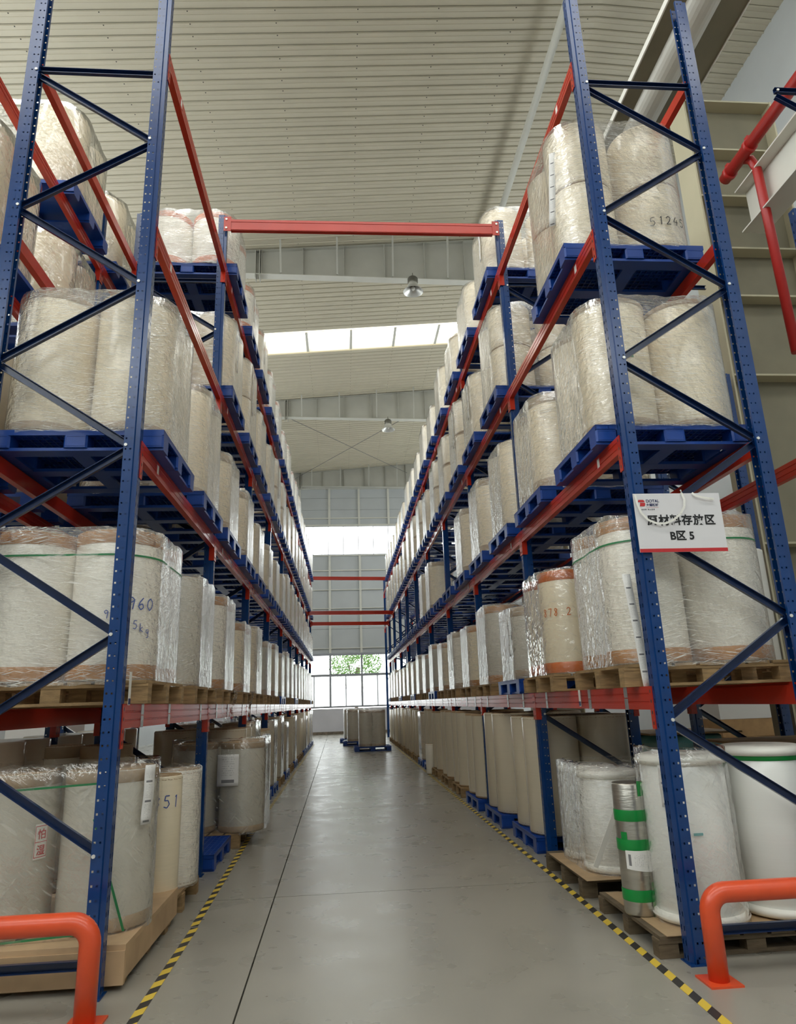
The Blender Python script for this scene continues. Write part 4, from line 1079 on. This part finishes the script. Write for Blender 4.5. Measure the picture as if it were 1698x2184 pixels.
for z_ in (.04, .86): obj('green_strap', MB().bar((-.55, -.25, z_-.03), (.3, -.19, z_), .012, .003, upv=(0, 1, 0)).mesh('green_strap', STRAP), wl)
stampr = [o for o in C.objects if o.get('label') == 'wrapped grey roll at the left picture edge'][0]
a0 = math.radians(-27)-stampr.rotation_euler.z
patch(stampr, .292, a0-.16, a0+.16, .42, .62, WHITEP, 'care_label')
for zz, a1_, a2_ in ((.43, -.15, .15), (.515, -.15, .15), (.605, -.15, .15)): patch(stampr, .2925, a0+a1_, a0+a2_, zz, zz+.004, REDPRINT, 'red_frame')
for aa in (-.15, .14): patch(stampr, .2925, a0+aa, a0+aa+.01, .43, .609, REDPRINT, 'red_frame')
STAMP_AT = (stampr, a0)
wood_pallet((-1.86, 6.05, .001), 'weathered wooden pallet under the cream rolls, left rack floor', True, WOOD, 1.2, 1.15)
ra = roll(-1.40, 5.78, .147, .145, .88, RCREAM, KRAFT, 'slim cream roll marked 851, left rack floor', True)
handwriting(ra, '851', .148, math.radians(-60)-ra.rotation_euler.z, .65, .085, INK)
roll(-1.42, 6.28, .147, .21, .88, RWHITE, KRAFT, 'cream roll behind the slim one marked 851, left rack floor', True)
roll(-1.95, 6.1, .147, .25, .86, RCREAM, BROWNT, 'cream roll at the inner side of the pallet, left rack floor', True, BROWNT)
wrap(((.44, .23),), .21, .15, 1.04, (-1.86, 6.05), 'crinkled silvery film on the roll behind the slim one', FILM2, 14)
t = roll(-2.15, 6.75, .003, .22, 1.22, RKRAFT, KRAFT, 'tall brown-topped roll behind the cream rolls, left rack', True, BROWNT, .1)
t = roll(-2.66, 7.0, .003, .22, 1.22, RKRAFT, KRAFT, 'tall brown-topped roll deeper in the left rack', True, BROWNT, .1)
blue_pallet((-1.83, 7.45, .001), 'empty blue plastic pallet on the floor, left rack', True) if False else None
blue_pallet((-1.68, 7.0+.0, .001), 'empty blue plastic pallet on the floor, left rack', True, PI/2) if False else None
# second bay floor, left
wood_pallet((-1.80, 8.96, .001), 'wooden pallet under the film-wrapped grey rolls, left rack', True, WOOD, 1.25, 1.1)
for q, (x_, y_) in enumerate(((-1.2, 8.72), (-1.76, 8.72), (-1.2, 9.27), (-1.76, 9.27))):
    roll(x_, y_, .147, .26, .97, RGREY, KRAFT, 'wrapped grey roll, %s corner of its pallet, left rack floor' % ('aisle near', 'inner near', 'aisle far', 'inner far')[q], True, BROWNT, .06)
wg = wrap(((-.28, -.27), (.28, -.27), (-.28, .28), (.28, .28)), .26, .13, 1.15, (-1.48, 8.99), 'grey crinkled film with a paper sheet, left rack floor', FILM3, 23)
o = label_strip(wg, (.15, -.545, .86), (.15, -.545, .52), (.24, 0, 0), 1, PAPER, 'paper_sheet')
load('L', 1, 1, 0, 'blue', R=.26, H=1.1, m_=RKRAFT, film=None, back=True, adj='beige', yoff=.35)
blue_pallet((-1.86, 7.85, .001), 'empty blue plastic pallet beside the second left post', True)
for i in range(10):
    gen('L', i); gen('R', i)
# rows behind the left rack
for i in range(2):
    for slot in (0, 1):
        for lv in range(5):
            if lv == 4 and i == 0 and slot == 0: continue
            load('LB', i, slot, lv, 'blue' if lv > 1 else 'wood', R=.28, H=(1.15, .95, 1.0, 1.05, .98)[lv], stack=1, m_=RWHITE if lv > 2 else RKRAFT, film=FILM3 if lv > 2 else None, back=False, adj='white' if lv > 2 else 'beige')
if far_rolls.v:
    tag(obj('film_rolls', far_rolls.mesh('film_rolls', FARM)), 'many small cream rolls in the far bays of both racks', 'rolls', kind='stuff')

# handwriting on wrapped rolls
def writing_at(x, y, z, R, txt, deg, size, label_parent_name, m_=INK, slope=0):
    best = None; bd = 9
    for o in C.objects:
        if o.parent is None and o.name.startswith(label_parent_name):
            dd = (Vector(o.location)-Vector((x, y, z))).length
            if dd < bd: bd = dd; best = o
    if best: handwriting(best, txt, R, math.radians(deg)-best.rotation_euler.z, 0+size*0+_zoff(best, z), size, m_, slope)
def _zoff(o, z): return z-o.location.z
writing_at(-1.52, 4.9, 2.15, .302, '960', -42, .08, 'film_roll')
writing_at(-1.52, 4.9, 2.03, .302, '905.5kg', -58, .055, 'film_roll', INK, -.35)
writing_at(2.16, 4.8, 2.58, .292, '960', -95, .07, 'film_roll')
writing_at(2.16, 4.8, 2.22, .292, '1196', -110, .06, 'film_roll')
writing_at(2.78, 4.9, 5.3, .29, '51245', -85, .08, 'film_roll', INKB)
writing_at(2.08, 6.1, 2.2, .275, '878.2', -130, .07, 'film_roll', ORANGE)

# scraps of green tape stuck to some of the near rolls
kk = 0
for o in list(C.objects):
    if o.parent is None and o.name.startswith('film_roll') and 'aisle side near' in o.get('label', '') and 'second level' in o['label'] and o.location.y < 14:
        kk += 1
        if kk % 4 == 3: continue
        t0 = math.radians(-100+9*(kk % 3))-o.rotation_euler.z
        patch(o, .287 if kk < 3 else .275, t0, t0+.2, .5+.04*(kk % 3), .54+.04*(kk % 3), STRAP, 'green_tape')

# ------------------------------------------------------------------ rolls standing in the aisle
for q, (x_, y_, rz, lb) in enumerate(((.92, 24.0, .02, 'nearest'), (.55, 27.6, 0, 'middle'), (.42, 29.9, 0, 'farthest'))):
    blue_pallet((x_, y_, .001), 'blue pallet standing in the aisle, %s of the three' % lb, True, rz, 'pallets standing in the aisle')
    for s_, (dx, dy) in enumerate(((-.27, -.26), (.27, -.26), (-.27, .28), (.27, .28))):
        dx *= .78
        roll(x_+dx, y_+dy, PH+.003, .23, 1.13, RGREY, KRAFT, 'roll on the %s aisle pallet, %s' % (lb, ('near left', 'near right', 'far left', 'far right')[s_]), True, BROWNT, .07, group='rolls standing in the aisle')
    wrap(((-.21, -.26), (.21, -.26), (-.21, .28), (.21, .28)), .23, PH, 1.3, (x_, y_), 'stretch film around the rolls on the %s aisle pallet' % lb, FILM2, 40+q)
roll(1.86, 15.6, .002, .105, .62, RWHITE, KRAFT, 'short slim roll standing on the floor against a right rack post', True)

# ------------------------------------------------------------------ post guards
def guard(sg, X, Y, label):
    t = thing('post_guard', label, 'guard rail', (X, Y, 0))
    r_ = .053; R = .1; zt = .46 if sg < 0 else .43; pts = [(0, 0, 0), (0, 0, zt-R)]
    for k in range(1, 9): a2 = PI/2*k/8; pts.append((sg*(R-R*math.cos(a2)), 0, zt-R+R*math.sin(a2)))
    xe = 1.1
    for k in range(0, 9): a2 = PI/2*k/8; pts.append((sg*(xe-R+R*math.sin(a2)), 0, zt-R+R*math.cos(a2)))
    pts += [(sg*xe, 0, 0)]
    obj('bent_pipe', MB().tube(pts, r_, 24).mesh('bent_pipe', GUARD), t)
    for x_ in (0, sg*xe): obj('foot_plate', MB().box(x_-.09, x_+.09, -.09, .09, 0, .01).mesh('foot_plate', GUARD), t)
guard(-1, -1.31, 4.08, 'orange bent-pipe guard in front of the near left post')
guard(1, 1.99, 4.07, 'orange bent-pipe guard in front of the near right post')

# ------------------------------------------------------------------ sign
t = thing('hanging_sign', 'white sign with Chinese lettering and red bottom stripe on the near right post', 'sign', (1.96, 4.28, 2.40))
SW, SH = .605, .405
obj('board', MB().box(0, SW, 0, .006, 0, SH).mesh('board', mat('sign_white', srgb(226, 224, 226), .18)), t)
obj('bottom_stripe', MB().box(0, SW, -.0012, 0, 0, .024).mesh('bottom_stripe', REDPRINT), t)
def text(s_, size, x, z, m_, parent, bold=0, align='CENTER', name='lettering', sx_=1):
    cu = bpy.data.curves.new(name, 'FONT'); cu.body = s_; cu.size = size; cu.align_x = align; cu.extrude = .0004; cu.offset = bold; cu.space_character = sx_
    tmp = bpy.data.objects.new(name, cu); C.objects.link(tmp)
    dg = bpy.context.evaluated_depsgraph_get(); me = bpy.data.meshes.new_from_object(tmp.evaluated_get(dg)); me.name = name
    bpy.data.objects.remove(tmp)
    me.materials.clear(); me.materials.append(m_)
    o = obj(name, me, parent, (x, -.0016, z)); o.rotation_euler = (PI/2, 0, 0); return o
text('原材料存放区', .076, SW*.515, .19, BLACKPRINT, t, .0022, sx_=1.1)
text('B区 5', .072, SW*.50, .085, BLACKPRINT, t, .0022)
text('DOTAL', .028, .083, .343, NAVYPRINT, t, .0003, 'LEFT')
text('大道新材', .021, .083, .318, NAVYPRINT, t, .0005, 'LEFT')
text('大 道 至 简   匠 心 至 美', .010, .033, .290, GREYPRINT, t, .0001, 'LEFT')
obj('divider_line', MB().box(.083, .168, -.0012, 0, .3065, .3075).mesh('divider_line', REDPRINT), t)
lg = MB()
lg.quad([(.028, -.0014, .345), (.074, -.0014, .345), (.074, -.0014, .352), (.066, -.0014, .361), (.032, -.0014, .361)])
lg.quad([(.037, -.0014, .316), (.070, -.0014, .316), (.076, -.0014, .325), (.076, -.0014, .341), (.040, -.0014, .341), (.042, -.0014, .333)])
obj('logo', lg.mesh('logo', REDPRINT), t)
for ch_, dz_ in (('怕', .53), ('湿', .44)):
    o = text(ch_, .062, 0, 0, REDPRINT, STAMP_AT[0], .0006, name='stamp_character')
    o.location = (.2935*math.cos(STAMP_AT[1]), .2935*math.sin(STAMP_AT[1]), dz_+.008); o.rotation_euler = (PI/2, 0, STAMP_AT[1]+PI/2)
# cable ties
tie_ = MB().tube([(.35, .03, SH+.03), (.335, -.01, SH+.02), (.335, -.012, SH-.01)], .003, 6)
arc = [(.335, -.012, SH-.0), (.345, -.02, SH-.05), (.335, -.025, SH-.1), (.30, -.028, SH-.15), (.25, -.028, SH-.19), (.19, -.026, SH-.215), (.13, -.024, SH-.215), (.075, -.02, SH-.19), (.035, -.016, SH-.14), (.015, -.012, SH-.07), (.012, -.006, SH-.01)]
def ribbon(pts, wd, th=.002):
    mb = MB()
    for p0, p1 in zip(pts, pts[1:]): mb.bar(p0, p1, th, wd, upv=(Vector(p1)-Vector(p0)).cross(Vector((0, 1, 0))))
    return mb
obj('cable_tie', ribbon(arc, .014).mesh('cable_tie', WHITEP), t)
obj('cable_tie', ribbon([(.41, -.01, SH), (.43, -.016, SH-.022), (.47, -.02, SH-.036), (.52, -.02, SH-.044), (.555, -.014, SH-.047)], .014).mesh('cable_tie', WHITEP), t)
obj('cable_tie', tie_.mesh('cable_tie', WHITEP), t)
# small white tag holders hanging on the first-level beams
for x_, y_, z_, lb in ((1.945, 5.7, 1.5, 'small white tag hanging on the right rack beam'), (-1.335, 4.5, 1.62, 'small white paper tag hanging at the near left post')):
    t = thing('hanging_tag', lb, 'tag', (x_, y_, z_))
    s_ = -1 if x_ > 0 else 1
    obj('paper', MB().box(s_*.01, s_*.012, -.02, .025, -.08, .12).mesh('paper', WHITEP), t); obj('blue_edge', MB().box(s_*.0125, s_*.013, -.02, .025, -.075, -.04).mesh('blue_edge', NAVYPRINT), t)
# loose film tails at the left beam
for q, (x_, y_, lb) in enumerate(((-1.22, 8.0, 'nearer loose film tail hanging over the left beam'), (-1.20, 9.3, 'farther loose film tail hanging over the left beam'))):
    mb = MB(); rr = random.Random(q); n = 10
    for j in range(n):
        z_ = 1.70-.33*j/(n-1)*(1+.3*q); wdt = .12*(1-.4*j/n)
        for s_ in range(5):
            f_ = s_/4-.5; mb.v.append((x_+.02*math.sin(j*.8+q)+.012*math.cos(s_*3+j), y_+f_*wdt*2+rr.uniform(-.01, .01), z_))
    for j in range(n-1):
        for s_ in range(4): mb.f.append((j*5+s_, j*5+s_+1, j*5+s_+6, j*5+s_+5)); mb.m.append(0); mb.sm.append(True)
    tag(obj('film_tail', mb.mesh('film_tail', FILM2)), lb, 'film')
